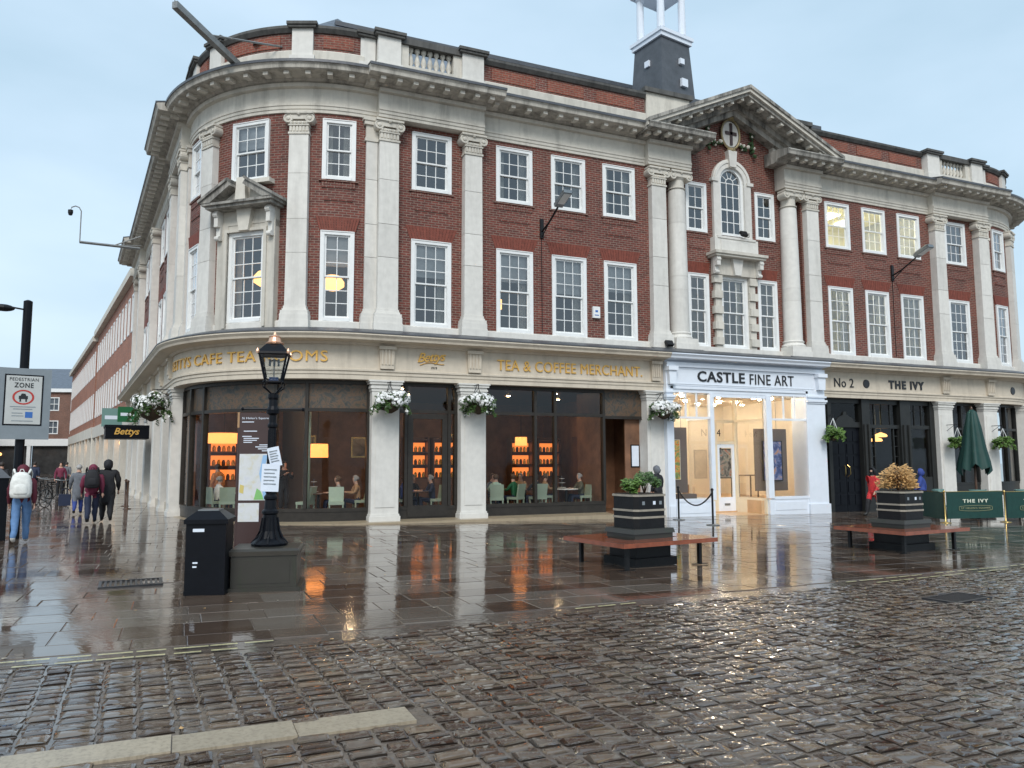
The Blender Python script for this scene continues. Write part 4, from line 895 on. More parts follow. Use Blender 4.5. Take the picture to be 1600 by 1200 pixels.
for u in (24.1, 32.6): m = MB(); m.lathe([(.03, .02), (.16, .02), (.17, 0), (.17, -.02)], 16, T=Matrix.Translation(P(u, .305, 4.55)) @ Matrix.Rotation(ang(u), 4, 'Z') @ Matrix.Rotation(pi/2, 4, 'X')); m.build('roundel', ['black_letter'], iv)
for a, b in ((28.85, 30.70), (31.55, 33.58), (34.4, 36.4)): shopfront(a, b, ((a+b)/2,), .6, 3.97, 2.9, 'ivy_paint', tglass='shop_glass', kick=-.5)
# rooms behind the ground floor
R = MB(); R.box(.4, 14.3, 8.0, 8.1, -.2, 4.3); R.box(.2, .4, 4.6, 8.1, -.2, 4.3); R.box(14.28, 14.4, .4, 8, -.3, 4.3); R.build('tearoom_wall', ['wood_wall'], B)
R = MB(); sweep(R, UD+.1, 14.3, [(-4.6, -.2), (-4.6, -.015), (-.22, -.015), (-.22, -.2)]); R.box(2, 14.3, 4.5, 8.1, -.2, -.02); R.build('tearoom_floor', ['floor_wood'], B)
R = MB(); sweep(R, UD+.1, 14.3, [(-4.6, 4.0), (-4.6, 4.2), (-.26, 4.2), (-.26, 4.0)]); R.box(2, 14.3, 4.5, 8.1, 4.0, 4.2); R.build('tearoom_ceiling', ['dark_wood'], B)
R = MB(); R.box(22., 38, 5., 5.1, -.5, 4.2); R.box(22.0, 22.1, .3, 5, -.5, 4.2); R.box(24.25, 24.33, .3, 5, -.5, 4.2); R.build('restaurant_wall', ['ivy_paint'], B)
R = MB(); R.box(22., 38, .3, 5.1, 4.0, 4.1); R.box(22, 38, .3, 5.1, -.5, -.4); R.build('restaurant_ceiling', ['dark_wood'], B)
for a, b in ((-23.9, -2.6),): slab(a, b, 4.0, 4.15, 'dark_wood', -4.0); backwall(a, b, -.3, 4.0, 'dark_room', -3.9); slab(a, b, -.3, -.05, 'dark_wood', -4.0)
# body of the block behind (keeps daylight out of the rooms)
m = MB(); m.box(4.0, 33, 8.3, 16, -1, 14.0); m.build('rear_block', ['brick'], B)

# ------------------------------------------------------------------ the ground
def setkind(o, k='structure'): o['kind'] = k; return o
m = MB(); m.add([(-900, -900, gz(-60)-.06), (900, -900, gz(60)-.06), (900, 1500, gz(60)-.06), (-900, 1500, gz(-60)-.06)], [(0, 1, 2, 3)])
gx = MB()
for x0, x1 in ((-400, -60), (-60, 60), (60, 400)):
    za, zb = gz(max(-60, min(60, x0)))-.032, gz(max(-60, min(60, x1)))-.032; gx.add([(x0, -400, za), (x1, -400, zb), (x1, 700, zb), (x0, 700, za)], [(0, 1, 2, 3)])
setkind(gx.build('ground', ['ground_mud']))
def bound(x):  # line where flagstones meet setts
    pts = [(-60, -14.1), (.9, -14.1), (4.1, -13.6), (9.6, -13.15), (16, -12.5), (60, -7)]
    for (a, b), (c, d) in zip(pts[:-1], pts[1:]):
        if a <= x <= c: return b+(d-b)*(x-a)/(c-a)
    return -14
def add_tint(me, val):
    a = me.attributes.new('tint', 'FLOAT', 'POINT'); a.data.foreach_set('value', val)
rg = random.Random(11)
# setts: 8 shared stones, three hundred nearest as pieces, the rest as one sheet
def sett_pts(w, l, r):
    n = 4; pts = []; hmid = .001+r.random()*.006; tx, ty = r.uniform(-.009, .009), r.uniform(-.010, .010)
    for j in range(n):
        for i in range(n):
            x = (-1, -.72, .72, 1)[i]; y = (-1, -.66, .66, 1)[j]; edge = (abs(x) == 1)+(abs(y) == 1)
            z = (hmid if edge == 0 else (-.003 if edge == 1 else -.008))+r.uniform(-.002, .002)+tx*x*.25+ty*y*.2
            pts.append((x*w/2*(1-(.05 if edge == 2 else 0))+r.uniform(-.010, .010), y*l/2*(1-(.05 if edge == 2 else 0))+r.uniform(-.008, .008), z))
    fs = [(j*n+i, j*n+i+1, (j+1)*n+i+1, (j+1)*n+i) for j in range(n-1) for i in range(n-1)]
    rim = [0, 1, 2, 3, 7, 11, 15, 14, 13, 12, 8, 4]; b = len(pts); pts += [(pts[k][0]*1.03, pts[k][1]*1.03, -.06) for k in rim]
    fs += [(rim[k], b+k, b+(k+1) % 12, rim[(k+1) % 12])[::-1] for k in range(12)]
    return pts, fs
stones = []
x = -9.0
while x < 24:
    w = rg.uniform(.17, .26); y = -21.5+rg.random()*.1
    while y < -7.0:
        l = rg.uniform(.10, .19); yc = y+l/2; xc = x+w/2+(-.052)*(yc+17)     # courses lean three degrees
        if yc+l/2 < bound(xc)-.30 and not (-16.95 < yc < -16.61 and xc < 1.55) and (xc-0)**2 < ((yc+22)*1.35+1.2)**2 and xc > -(yc+22)*.55-1.5 and not (8.85 < xc < 9.8 and -15.15 < yc < -14.6):
            stones.append((xc, yc, w-.022, l-.020))
        y += l
    x += w
setts_floor = MB(); setts_floor.add([(-12, -23, gz(-12)-.0095), (26, -23, gz(26)-.0095), (26, -6, gz(26)-.0095), (-12, -6, gz(-12)-.0095)], [(0, 1, 2, 3)])
road = setkind(setts_floor.build('cobbled_road', ['ground_mud']))
cpos = Vector((0, -22))
stones.sort(key=lambda s: (Vector(s[:2])-cpos).length)
fwd2 = Vector((sin(_y), cos(_y))); rgt2 = Vector((cos(_y), -sin(_y)))
def inview(s):
    d = Vector(s[:2])-cpos; f = d.dot(fwd2); return f > 3.6 and abs(d.dot(rgt2))/f < .70
near = [s for s in stones if inview(s)][:300]; ns = set(near); rest = [s for s in stones if s not in ns]
proto_sett = []
for k in range(10):
    pts, fs = sett_pts(.20, .128, rg); me = bpy.data.meshes.new('sett'); me.from_pydata(pts, [], fs); me.materials.append(MATS['sett']); me.polygons.foreach_set('use_smooth', [True]*len(fs)); add_tint(me, [.1+.8*k/9]*len(pts)); proto_sett.append(me)
for (xc, yc, w, l) in near:
    q = link('sett', rg.choice(proto_sett), road, (xc, yc, gz(xc)+rg.uniform(-.006, .006)), rg.uniform(-.04, .04)+rg.choice((0, pi))); q.scale = (w/.20, l/.128, 1)
vv, ff, tt = [], [], []
for (xc, yc, w, l) in rest:
    pts, fs = sett_pts(w, l, rg); b = len(vv); z0 = gz(xc)+rg.uniform(-.006, .006); t = rg.uniform(.1, .9)
    vv += [(p[0]+xc, p[1]+yc, p[2]+z0) for p in pts]; ff += [tuple(i+b for i in f) for f in fs]; tt += [t]*len(pts)
me = bpy.data.meshes.new('setts'); me.from_pydata(vv, [], ff); me.materials.append(MATS['sett']); me.polygons.foreach_set('use_smooth', [True]*len(ff)); add_tint(me, tt)
setkind(link('far_setts', me, road), 'stuff')
# flagstones
flags = []
y = -14.6; row = 0
while y < 1.6:
    d = rg.uniform(.42, .66); x = -16+rg.random()
    while x < 40:
        w = rg.uniform(.45, 1.0); xc, yc = x+w/2, y+d/2; yy = bound(xc)
        y0, y1 = max(y, yy-.02), y+d
        if y1-y0 > .12 and not (-1.05 < xc < -.15 and -10.3 < yc < -9.4): flags.append((x, x+w, y0, y1))
        x += w
    y += d; row += 1
paving = setkind(MB().build('pavement', ['ground_mud']) if False else (lambda q: q)((lambda mm: (mm.add([(-17, -14.4, gz(-17)-.011), (41, -14.4, gz(41)-.011), (41, 2.2, gz(41)-.011), (-17, 2.2, gz(-17)-.011)], [(0, 1, 2, 3)]), mm.build('pavement', ['ground_mud']))[1])(MB())))
paving.location.z = .004
def flag_geo(x0, x1, y0, y1, r):
    g = .0035; xa, xb, ya, yb = x0+g, x1-g, y0+g, y1-g; tx, ty, dz = r.uniform(-.0022, .0022), r.uniform(-.0022, .0022), r.uniform(-.0025, .0025); xm, ym = (xa+xb)/2, (ya+yb)/2
    def zz(x, y): return gz(x)+dz+tx*(x-xm)+ty*(y-ym)
    e = .007; pts = [(xa+e, ya+e), (xb-e, ya+e), (xb-e, yb-e), (xa+e, yb-e), (xa, ya), (xb, ya), (xb, yb), (xa, yb)]
    v = [(x, y, zz(x, y)-(0 if k < 4 else .004)) for k, (x, y) in enumerate(pts)]+[(x, y, zz(x, y)-.05) for x, y in pts[4:]]
    f = [(0, 1, 2, 3)]+[(4+k, 4+(k+1) % 4, (k+1) % 4, k) for k in range(4)]+[(8+k, 8+(k+1) % 4, 4+(k+1) % 4, 4+k) for k in range(4)]
    return v, f
flags.sort(key=lambda s: (Vector(((s[0]+s[1])/2, (s[2]+s[3])/2))-cpos).length)
fin = [s for s in flags if inview(((s[0]+s[1])/2, (s[2]+s[3])/2))][:300]; fs_ = set(fin)
for s in fin:
    v, f = flag_geo(*s, rg); me = bpy.data.meshes.new('flagstone'); cx_, cy_ = (s[0]+s[1])/2, (s[2]+s[3])/2
    me.from_pydata([(a-cx_, b-cy_, c) for a, b, c in v], [], f); me.materials.append(MATS['slab']); add_tint(me, [rg.uniform(.1, .9)]*len(v)); link('flagstone', me, paving, (cx_, cy_, -.004))
vv, ff, tt = [], [], []
for s in flags:
    if s in fs_: continue
    v, f = flag_geo(*s, rg); b = len(vv); vv += [(a, b_, c-.004) for a, b_, c in v]; ff += [tuple(i+b for i in q) for q in f]; tt += [rg.uniform(.1, .9)]*len(v)
# small blocks of the side street
y = 1.7
while y < 95:
    d = .55 if y < 30 else 1.6; x = -30.
    while x < 6:
        w = .9 if y < 30 else 2.4
        v, f = flag_geo(x, x+w, y, y+d, rg); b = len(vv); vv += [(a, b_, c-.004) for a, b_, c in v]; ff += [tuple(i+b for i in q) for q in f]; tt += [rg.uniform(.2, .8)]*len(v); x += w
    y += d
me = bpy.data.meshes.new('flags'); me.from_pydata(vv, [], ff); me.materials.append(MATS['slab']); add_tint(me, tt); setkind(link('far_flagstones', me, paving), 'stuff')
# pale flush kerb, painted double line, iron drains
x = -5.2
for w in (1.45, .92, .98, .95, .90, .72, .78):
    m = MB(); x1 = min(x+w, 1.48); m.box(x+.004, x1-.004, -16.93, -16.63, -.05, .002); q = m.build('kerb_stone', ['kerb_pale'], road, loc=(0, 0, gz((x+x1)/2)+.006)); x = x1
    if x >= 1.47: break
yl = MB(); r3 = random.Random(2)
def strip(m, x0, y0, x1, y1, w=.04, lift=.012):
    n = max(1, int(abs(x1-x0)/.3))
    for k in range(n):
        if r3.random() < .16: continue
        a, b = k/n, (k+r3.uniform(.7, .99))/n; xa, xb, ya, yb = x0+(x1-x0)*a, x0+(x1-x0)*b, y0+(y1-y0)*a, y0+(y1-y0)*b; e = r3.uniform(-.008, .008)
        m.add([(xa, ya-w/2+e, gz(xa)+lift), (xb, yb-w/2, gz(xb)+lift), (xb, yb+w/2+e, gz(xb)+lift), (xa, ya+w/2, gz(xa)+lift)], [(0, 1, 2, 3)])
strip(yl, -7, -14.32, .9, -14.22); strip(yl, -7, -14.52, .6, -14.42)
strip(yl, 4.3, -13.80, 5.6, -13.68); strip(yl, 8.4, -13.42, 13.8, -12.9); strip(yl, 9.4, -13.55, 13.8, -13.1)
yo = yl.build('double_yellow_line', ['yellow_line']); setkind(yo); 
def drain(x, y, w, d, rz):
    m = MB(); m.box(-w/2, w/2, -d/2, -d/2+.04, -.03, .012); m.box(-w/2, w/2, d/2-.04, d/2, -.03, .012); m.box(-w/2, -w/2+.04, -d/2+.04, d/2-.04, -.03, .012); m.box(w/2-.04, w/2, -d/2+.04, d/2-.04, -.03, .012)
    n = 11
    for k in range(n): u = -w/2+.05+(w-.1)*(k+.5)/n; m.box(u-.014, u+.014, -d/2+.04, d/2-.04, -.03, .008)
    return m.build('drain_grate', ['iron'], None, loc=(x, y, gz(x)+.004), rz=rz)
tag(drain(-.6, -9.85, .8, .62, .05), 'iron drain grate in the paving left of the litter bin', 'drain')
tag(drain(9.32, -14.88, .82, .46, .15), 'iron drain grate among the setts in front of the right bench', 'drain')

# ------------------------------------------------------------------ people
def skin_body(verts, edges, root=0, lev=2):
    me = bpy.data.meshes.new('b'); me.from_pydata([v[0] for v in verts], edges, []); ob = bpy.data.objects.new('b', me); COL.objects.link(ob)
    md = ob.modifiers.new('s', 'SKIN'); md.use_smooth_shade = True; md.branch_smoothing = .6
    for k, v in enumerate(verts): r = v[1]; me.skin_vertices[0].data[k].radius = r if isinstance(r, tuple) else (r, r); me.skin_vertices[0].data[k].use_root = (k == root)
    s2_ = ob.modifiers.new('d', 'SUBSURF'); s2_.levels = lev; s2_.render_levels = lev
    dg = bpy.context.evaluated_depsgraph_get(); out = bpy.data.meshes.new_from_object(ob.evaluated_get(dg)); bpy.data.objects.remove(ob); bpy.data.meshes.remove(me)
    return out
def person(label, loc, rz, H=1.72, top='black', legs='denim', shoes='shoe', hair='hair_dark', pose='stand', hood=None, coat=0.0, swing=.22, bulk=1.0, cat='person', group=None, lean=0., reach=0., phase=1):
    """local +y is the way the person faces; one skinned body, cloth regions by nearest bone"""
    V = []; Ed = []; lab = []
    def j(p, r, parent, region):
        V.append((Vector(p), r)); 
        if parent is not None: Ed.append((parent, len(V)-1)); lab.append((parent, len(V)-1, region))
        return len(V)-1
    sit = pose == 'sit'; hz = .50 if sit else .93; b = bulk
    pel = j((0, 0, hz), (.16*b, .125*b), None, 'top')
    if coat and not sit: j((0, -.01, hz-coat), (.165*b, .14*b), pel, 'top')
    sp = j((0, .01+lean*.1, hz+.20), (.15*b, .12*b), pel, 'top'); ch = j((0, .0+lean*.25, hz+.40), (.165*b, .125*b), sp, 'top')
    up_ = j((0, lean*.32, hz+.505), (.115, .085), ch, 'top'); nk = j((0, .015+lean*.38, hz+.555), .060, up_, 'skin')
    hd = j((0, .035+lean*.42, hz+.645), (.076, .09), nk, 'head'); ht = j((0, .02+lean*.44, hz+.748), (.070, .082), hd, 'head')
    for s in (-1, 1):
        st = swing*s*phase if pose == 'walk' else 0
        hp = j((s*.092*b, 0, hz-.06), .10*b, pel, 'top' if coat > 0 else 'legs')
        if sit: kn = j((s*.11, .43, hz+.02), .068, hp, 'legs'); an = j((s*.11, .42, .10), .045, kn, 'legs'); to = j((s*.115, .55, .045), .038, an, 'shoe')
        else:
            back = max(0, -st); kn = j((s*.095, st*.75+.03, .50), .078*b, hp, 'legs'); an = j((s*.095, st*1.3-back*.6, .10+back*.35), .060, kn, 'legs'); to = j((s*.11, st*1.3-back*.6+.14, .045+back*.12), .038, an, 'shoe')
        sh = j((s*.150*b, lean*.27, hz+.455), .085*b, ch, 'top')
        if sit or reach: el = j((s*.235, .10+lean*.3, hz+.24), .052, sh, 'top'); wr = j((s*.13, .32+lean*.3, hz+.26+reach*.1), .036, el, 'top')
        else: el = j((s*.205*b, -st*.45-.03, hz+.19), .064*b, sh, 'top'); wr = j((s*.215*b, -st*.9+.05, hz-.05), .046, el, 'top')
        d = (V[wr][0]-V[el][0]).normalized(); pm_ = j(V[wr][0]+d*.06, (.034, .018), wr, 'skin')
        sd_ = Vector((0, 1, 0)) if not (sit or reach) else Vector((1, 0, 0))
        for f in range(4): q = V[pm_][0]+sd_*(f-1.5)*.017; a = j(q+d*.045, .0085, pm_, 'skin'); j(q+d*(.075+.008*(f in (1, 2)))+Vector((-s*.012, 0, 0)), .007, a, 'skin')
        tb = j(V[wr][0]+d*.035+sd_*.035, .010, wr, 'skin'); j(V[wr][0]+d*.065+sd_*.045, .008, tb, 'skin')
    k = H/(hz+.84) if not sit else H/1.76
    me = skin_body(V, Ed, 0, 1)
    mats_ = ['cloth_'+top, 'cloth_'+legs, 'skin', shoes, hair, 'cloth_'+(hood or top)]
    for m_ in mats_: me.materials.append(MATS[m_])
    import numpy as np
    nP = len(me.polygons); C_ = np.empty(nP*3, 'f'); me.polygons.foreach_get('center', C_); C_ = C_.reshape(-1, 3)
    A0 = np.array([V[a][0][:] for a, b_, r in lab]); D0 = np.array([V[b_][0][:] for a, b_, r in lab])-A0; best = np.full(nP, 1e9); bi = np.zeros(nP, int)
    for q_ in range(len(lab)):
        t_ = np.clip(((C_-A0[q_])@D0[q_])/max(D0[q_]@D0[q_], 1e-9), 0, 1); dd_ = np.linalg.norm(A0[q_]+t_[:, None]*D0[q_]-C_, axis=1); m_ = dd_ < best; best[m_] = dd_[m_]; bi[m_] = q_
    idx = []
    for pi_ in range(nP):
        c = Vector(C_[pi_]); r = lab[bi[pi_]][2]; i = {'top': 0, 'legs': 1, 'skin': 2, 'shoe': 3, 'head': 2}[r]
        if r == 'legs' and coat and c.z > hz-coat: i = 0
        if r == 'head' or (r == 'skin' and c.z > hz+.5 and abs(c.x) < .12):
            hc = V[hd][0]; back = c.y < hc.y+.035; topp = c.z > hz+.775
            if hood: i = 5 if (c.y < hc.y+.055 or topp) else 2
            else: i = 4 if ((back and c.z > hz+.615) or topp) else 2
        idx.append(i)
    me.polygons.foreach_set('material_index', idx); me.polygons.foreach_set('use_smooth', [True]*len(idx))
    from mathutils import noise as _n
    sd0 = random.random()*50
    for v in me.vertices:
        c = v.co
        if c.z < hz+.52: v.co = c+v.normal*(.022*_n.noise(Vector((c.x*7+sd0, c.y*7, c.z*11)))+.012*_n.noise(Vector((c.x*19, c.y*19+sd0, c.z*26))))
    for v in me.vertices: v.co *= k
    o = link('person', me, None, loc, rz); tag(o, label, cat, group)
    hc = V[hd][0]*k
    h = MB()
    if hood:   # hood as a loose shell over the head, open at the face
        n, mm = 12, 7; pts = []
        for i in range(mm+1):
            t = pi*.92*i/mm
            for q in range(n): a = 2*pi*q/n; pts.append((.120*k*sin(t)*cos(a)*(1+.06*sin(a*3))*(1.12 if sin(a) < -.3 else 1), -.135*k*cos(t)*.95-.02-(.03 if sin(a) < -.3 else 0), .018+(.138 if sin(a) > 0 else .175)*k*sin(t)*sin(a)+.012*cos(t)))
        fs = [(i*n+q, (i+1)*n+q, (i+1)*n+(q+1) % n, i*n+(q+1) % n)[::-1] for i in range(mm-2) for q in range(n)]
        h.add([(x+hc.x, y+hc.y, z+hc.z) for x, y, z in pts], fs); h.build('hood', ['cloth_'+hood], o, smooth=True)
    else:
        n, mm = 12, 6; pts = []
        for i in range(mm+1):
            t = pi*.62*i/mm
            for q in range(n): a = 2*pi*q/n; pts.append((.092*k*sin(t)*cos(a), .104*k*sin(t)*sin(a)-.022*k-(.02*k if t > 1.2 else 0), .045*k+.10*k*cos(t)))
        keep = [(i*n+q, (i+1)*n+q, (i+1)*n+(q+1) % n, i*n+(q+1) % n) for i in range(mm) for q in range(n) if not (i >= 3 and .12 < (q+.5)/n < .38)]
        h.add([(x+hc.x, y+hc.y, z+hc.z) for x, y, z in pts], keep); h.build('hair', [hair], o, smooth=True)
    return o
def backpack(label, loc, rz, m_, z, s=1.0, trim='black_metal'):
    """soft rounded bag worn on a back; local -y is outwards"""
    b = MB(); n = 14; prof = [(-.5, .62), (-.46, .9), (-.3, 1.0), (.1, .97), (.35, .80), (.47, .5), (.5, .2)]; pts = []
    for h, r in prof:
        for k in range(n): a = 2*pi*k/n; pts.append((.17*s*r*math.copysign(abs(cos(a))**.6, cos(a)), -.10*s+.11*s*r*math.copysign(abs(sin(a))**.7, sin(a)), z+.46*s*h))
    fs = [(i*n+k, i*n+(k+1) % n, (i+1)*n+(k+1) % n, (i+1)*n+k) for i in range(len(prof)-1) for k in range(n)]+[tuple(range(n))[::-1], tuple((len(prof)-1)*n+k for k in range(n))]
    b.add(pts, fs); o = tag(b.build('backpack', [m_], None, True, loc, rz), label, 'backpack')
    p = MB(); p.add([(x*.72, -.16*s+(y+.10*s)*.55, z-.06*s+(zz-z)*.48) for x, y, zz in pts], fs); p.build('pocket', [m_], o, True)
    for sx in (-1, 1): t = MB(); t.tube([(sx*.10*s, -.02, z+.20*s), (sx*.125*s, .06, z+.27*s), (sx*.14*s, .20, z+.20*s), (sx*.14*s, .22, z-.02), (sx*.13*s, .10, z-.14*s)], .02*s, 6); t.build('strap', [m_], o, True)
    t = MB(); t.tube([(-.04, -.05, z+.23*s), (-.02, -.06, z+.275*s), (.02, -.06, z+.275*s), (.04, -.05, z+.23*s)], .010, 5); t.build('handle', [m_], o)
    return o
def at(x, y): return (x, y, gz(x))
HD = radians(6)
person('walker in maroon hooded jacket and pale blue jeans carrying a white backpack', at(-3.01, -3.39), HD, 1.66, 'maroon', 'denim', 'shoe_white', hood='maroon', pose='walk', bulk=1.12, swing=.16)
backpack('white backpack on the maroon jacket at far left', (at(-3.01, -3.39)[0], -3.39-.115, gz(-3)), HD, 'cloth_white', 1.20, 1.15)
person('walker in dark red waterproof jacket and dark trousers with black rucksack', at(-2.25, 2.1), HD, 1.66, 'plum', 'navy', hood='plum', pose='walk', bulk=1.25, coat=.12, swing=.14)
backpack('black rucksack on the dark red waterproof jacket', (-2.25, 2.1-.14, gz(-2.2)), HD, 'cloth_black', 1.22, 1.1)
person('walker in black coat and black cap beside the dark red jacket', at(-1.92, 2.55), HD, 1.80, 'black', 'black', hood='black', pose='walk', bulk=1.3, coat=.5, swing=.12, phase=-1)
person('walker in long grey coat and blue jeans left of the dark red jacket', at(-3.05, 6.4), HD, 1.64, 'grey', 'blue', hair='hair_grey', pose='walk', bulk=1.15, coat=.45, swing=.12)
q = MB(); q.box(-.17, .17, -.07, .07, .28, .64); q.tube([(-.09, 0, .64), (-.07, 0, .80), (.07, 0, .80), (.09, 0, .64)], .012, 5); tag(q.build('shopping_bag', ['cloth_navy'], None, loc=at(-3.42, 6.4), rz=HD), 'dark blue shopping bag held by the walker in the grey coat', 'bag')
person('distant person in red jacket standing before the white shopfront', at(-5.4, 21.0), pi, 1.7, 'plum', 'black', pose='stand', bulk=1.1)
for k, (x, y, t, l) in enumerate(((-6.3, 12.6, 'black', 'left edge of the photo'), (-7.4, 27, 'navy', 'far left shop window'), (-6.6, 33, 'grey', 'end of the street'))): person('distant person in '+t+' coat near the '+l, at(x, y), HD, 1.7, t, 'black', pose='walk', coat=.3, bulk=1.1)
person('person in grey hood and black coat facing the menu frame behind the left planter', at(14.05, -.95), radians(25), 1.74, 'black', 'black', hood='grey', pose='stand', coat=.35, bulk=1.2)
person('person in bright red raincoat and black hood left of the straw coloured plant', at(22.2, -2.1), radians(95), 1.72, 'red', 'black', hood='black', pose='walk', coat=.35, bulk=1.2)
person('person in blue hooded raincoat right of the straw coloured plant', at(24.05, -2.5), radians(40), 1.70, 'blue', 'grey', hood='blue', pose='walk', coat=.4, bulk=1.25)
# tea room guests
def guest(label, x, y, rz, top, hair='hair_brown', **kw): return person(label, (x, y, -.01), rz, 1.70, top, 'navy', hair=hair, pose='sit', lean=kw.pop('lean', .15), group='tea room guests', **kw)
W = radians(90)
guest('seated guest in mint top, leftmost behind the three part window', 9.25, 1.0, radians(-20), 'mint')
guest('seated guest in green jumper behind the three part window', 10.02, 1.25, radians(35), 'green')
guest('seated guest in black jacket beside the green jumper', 10.72, 1.05, radians(10), 'black', 'hair_dark')
guest('seated guest in tan top behind the middle mullion', 11.30, 1.75, radians(-100), 'tan')
guest('seated man in olive jumper, rightmost guest behind the three part window', 12.42, 1.15, W, 'olive', 'hair_grey')
guest('seated man in dark jacket behind the glazed door, facing left', 7.25, 1.35, W, 'navy', 'hair_grey')
guest('seated guest in blue top behind the left side of the glazed door', 6.30, 1.45, -W, 'blue')
guest('seated guest in stone coloured top behind the curved window, right of the lamp post', 4.35, 1.3, W, 'stonewash')
guest('seated guest in tan top at the right end of the curved window', 4.95, 1.6, W, 'tan', 'hair_grey')
person('standing guest in orange top inside the curved window left of the map sign', (1.02, 3.6, -.01), radians(30), 1.66, 'orange', 'black', pose='stand')
person('standing waiter in black inside the curved window behind the lamp post', (2.95, 3.2, -.01), radians(200), 1.74, 'black', 'black', pose='stand', reach=1)
guest('seated guest in grey top deep behind the three part window', 9.75, 2.6, radians(180), 'grey')
guest('seated guest in tan top deep behind the three part window', 11.0, 3.0, radians(150), 'tan', 'hair_grey')
guest('seated guest in plum top at the back of the curved window', 2.35, 2.2, radians(170), 'plum')
guest('seated guest in white top at the left end of the curved window', 1.0, 3.0, radians(-60), 'white', 'hair_grey')
guest('second guest facing the man in dark jacket behind the glazed door', 6.85, 2.35, radians(200), 'black', 'hair_grey')

# ------------------------------------------------------------------ tea room furniture
def make_chair():
    m = MB(); m.box(-.22, .22, -.21, .21, .42, .50); r = m.build('seat', ['sage'])
    root = thing('tea_chair', None, 'chair', (0, 0, 0)); r.parent = root
    m = MB(); m.add([(-.21, -.20, .5), (.21, -.20, .5), (.21, -.15, .5), (-.21, -.15, .5), (-.22, -.27, .92), (.22, -.27, .92), (.22, -.22, .92), (-.22, -.22, .92)], [(0, 3, 2, 1), (4, 5, 6, 7), (0, 1, 5, 4), (1, 2, 6, 5), (2, 3, 7, 6), (3, 0, 4, 7)]); m.build('backrest', ['sage'], root)
    lm = MB(); lm.frustum((0, 0), .032, .032, .042, .042, 0, .42); lme = lm.mesh('leg', ['sage'])
    for x in (-.19, .19):
        for y in (-.18, .18): link('leg', lme, root, (x, y, 0))
    return root
chairs = [(9.25, .92, -20, 'under the guest in the mint top'), (10.02, 1.17, 35, 'under the guest in the green jumper'), (10.72, .97, 10, 'under the guest in the black jacket'), (11.38, 1.75, -100, 'under the guest in the tan top'), (12.34+.15, 1.15, 90, 'under the man in the olive jumper'),
          (7.33, 1.35, 90, 'under the man in the dark jacket'), (6.22, 1.45, -90, 'left behind the glazed door'), (4.15, .75, 170, 'empty, nearest the glass in the curved window'), (3.35, 1.25, 60, 'empty, right of the lamp post in the curved window'), (1.25, 2.5, 0, 'left of the map sign in the curved window'), (.93, 2.97, -60, 'leftmost in the curved window'), (5.03, 1.6, 90, 'at the right end of the curved window')]
ch0 = make_chair()
for k, (x, y, a, t) in enumerate(chairs):
    o = ch0 if k == 0 else copy_tree(ch0); o.location = (x, y, -.012); o.rotation_euler.z = radians(a); tag(o, 'sage green wooden tea room chair '+t, 'chair', 'tea room chairs')
def make_table(cloth):
    root = thing('tea_table', None, 'table'); m = MB(); m.lathe([(.02, .70), (.40, .70), (.41, .715), (.40, .735)], 24); m.build('tabletop', ['cloth_white' if cloth else 'dark_wood'], root)
    m = MB(); m.lathe([(.26, 0), (.24, .03), (.05, .06), (.04, .70)], 12); m.build('pedestal', ['black_metal'], root); return root
tb0, tb1 = make_table(False), make_table(True)
for k, (x, y, w_, t) in enumerate(((9.62, 1.75, 0, 'before the guest in the mint top'), (10.62, 1.75, 0, 'before the guest in the black jacket'), (11.85, 1.15, 1, 'before the man in the olive jumper'), (6.78, 1.4, 0, 'behind the glazed door'), (3.75, 1.45, 0, 'in the curved window right of the lamp post'), (1.5, 3.2, 1, 'in the curved window left of the map sign'))):
    src = (tb0, tb1)[w_]; o = src if not src.get('used') else copy_tree(src); src['used'] = 1; o.location = (x, y, -.012); tag(o, ('white topped' if w_ else 'dark')+' round tea table '+t, 'table', 'tea tables')
for t_ in (tb0, tb1): del t_['used']
for o in COL.objects:
    if 'used' in o: del o['used']
for x, y, t in ((11.72, 1.2, 'beside the man in the olive jumper'), (3.62, 1.5, 'in the curved window')):
    root = thing('cake_stand', 'tiered cake stand on the tea table '+t, 'cake stand', (x, y, .725)); m = MB(); m.tube([(0, 0, 0), (0, 0, .42)], .008, 6); m.build('rod', ['grey_metal'], root)
    for z, r_ in ((.03, .14), (.18, .115), (.32, .09)): m = MB(); m.lathe([(r_*.3, z), (r_, z+.008), (r_, z+.016)], 14); m.build('plate', ['cloth_white'], root)
def shelf_unit(x, y, label, w=.95, rz=0, rows=3):
    root = thing('display_shelf', label, 'shelf', (x, y, -.015), rz, 'lit shelves in the tea room'); h = 2.55
    m = MB(); m.box(-w/2-.06, -w/2, -.2, .2, 0, h); m.build('side_panel', ['dark_wood'], root); m = MB(); m.box(w/2, w/2+.06, -.2, .2, 0, h); m.build('side_panel', ['dark_wood'], root)
    m = MB(); m.box(-w/2, w/2, .16, .2, 0, h); m.build('back_panel', ['dark_wood'], root)
    for k in range(rows+1):
        z = 1.05+k*.47; m = MB(); m.box(-w/2, w/2, -.18, .16, z-.02, z+.02); m.build('shelf_board', ['dark_wood'], root)
        if k < rows:
            m = MB(); m.box(-w/2+.03, w/2-.03, .11, .15, z+.03, z+.36); m.build('light_panel', ['shelf_glow'], root)
            for i in range(5): xx = -w/2+.12+i*(w-.24)/4; m = MB(); m.lathe([(.05, z+.02), (.06, z+.06), (.06, z+.16), (.035, z+.19), (.04, z+.22)], 8, c=(xx, -.04)); m.build('jar', ['gold' if (i+k) % 3 else 'dark_wood'], root)
    m = MB(); m.box(-w/2, w/2, -.18, .16, 0, 1.03); m.build('cupboard', ['wood_wall'], root)
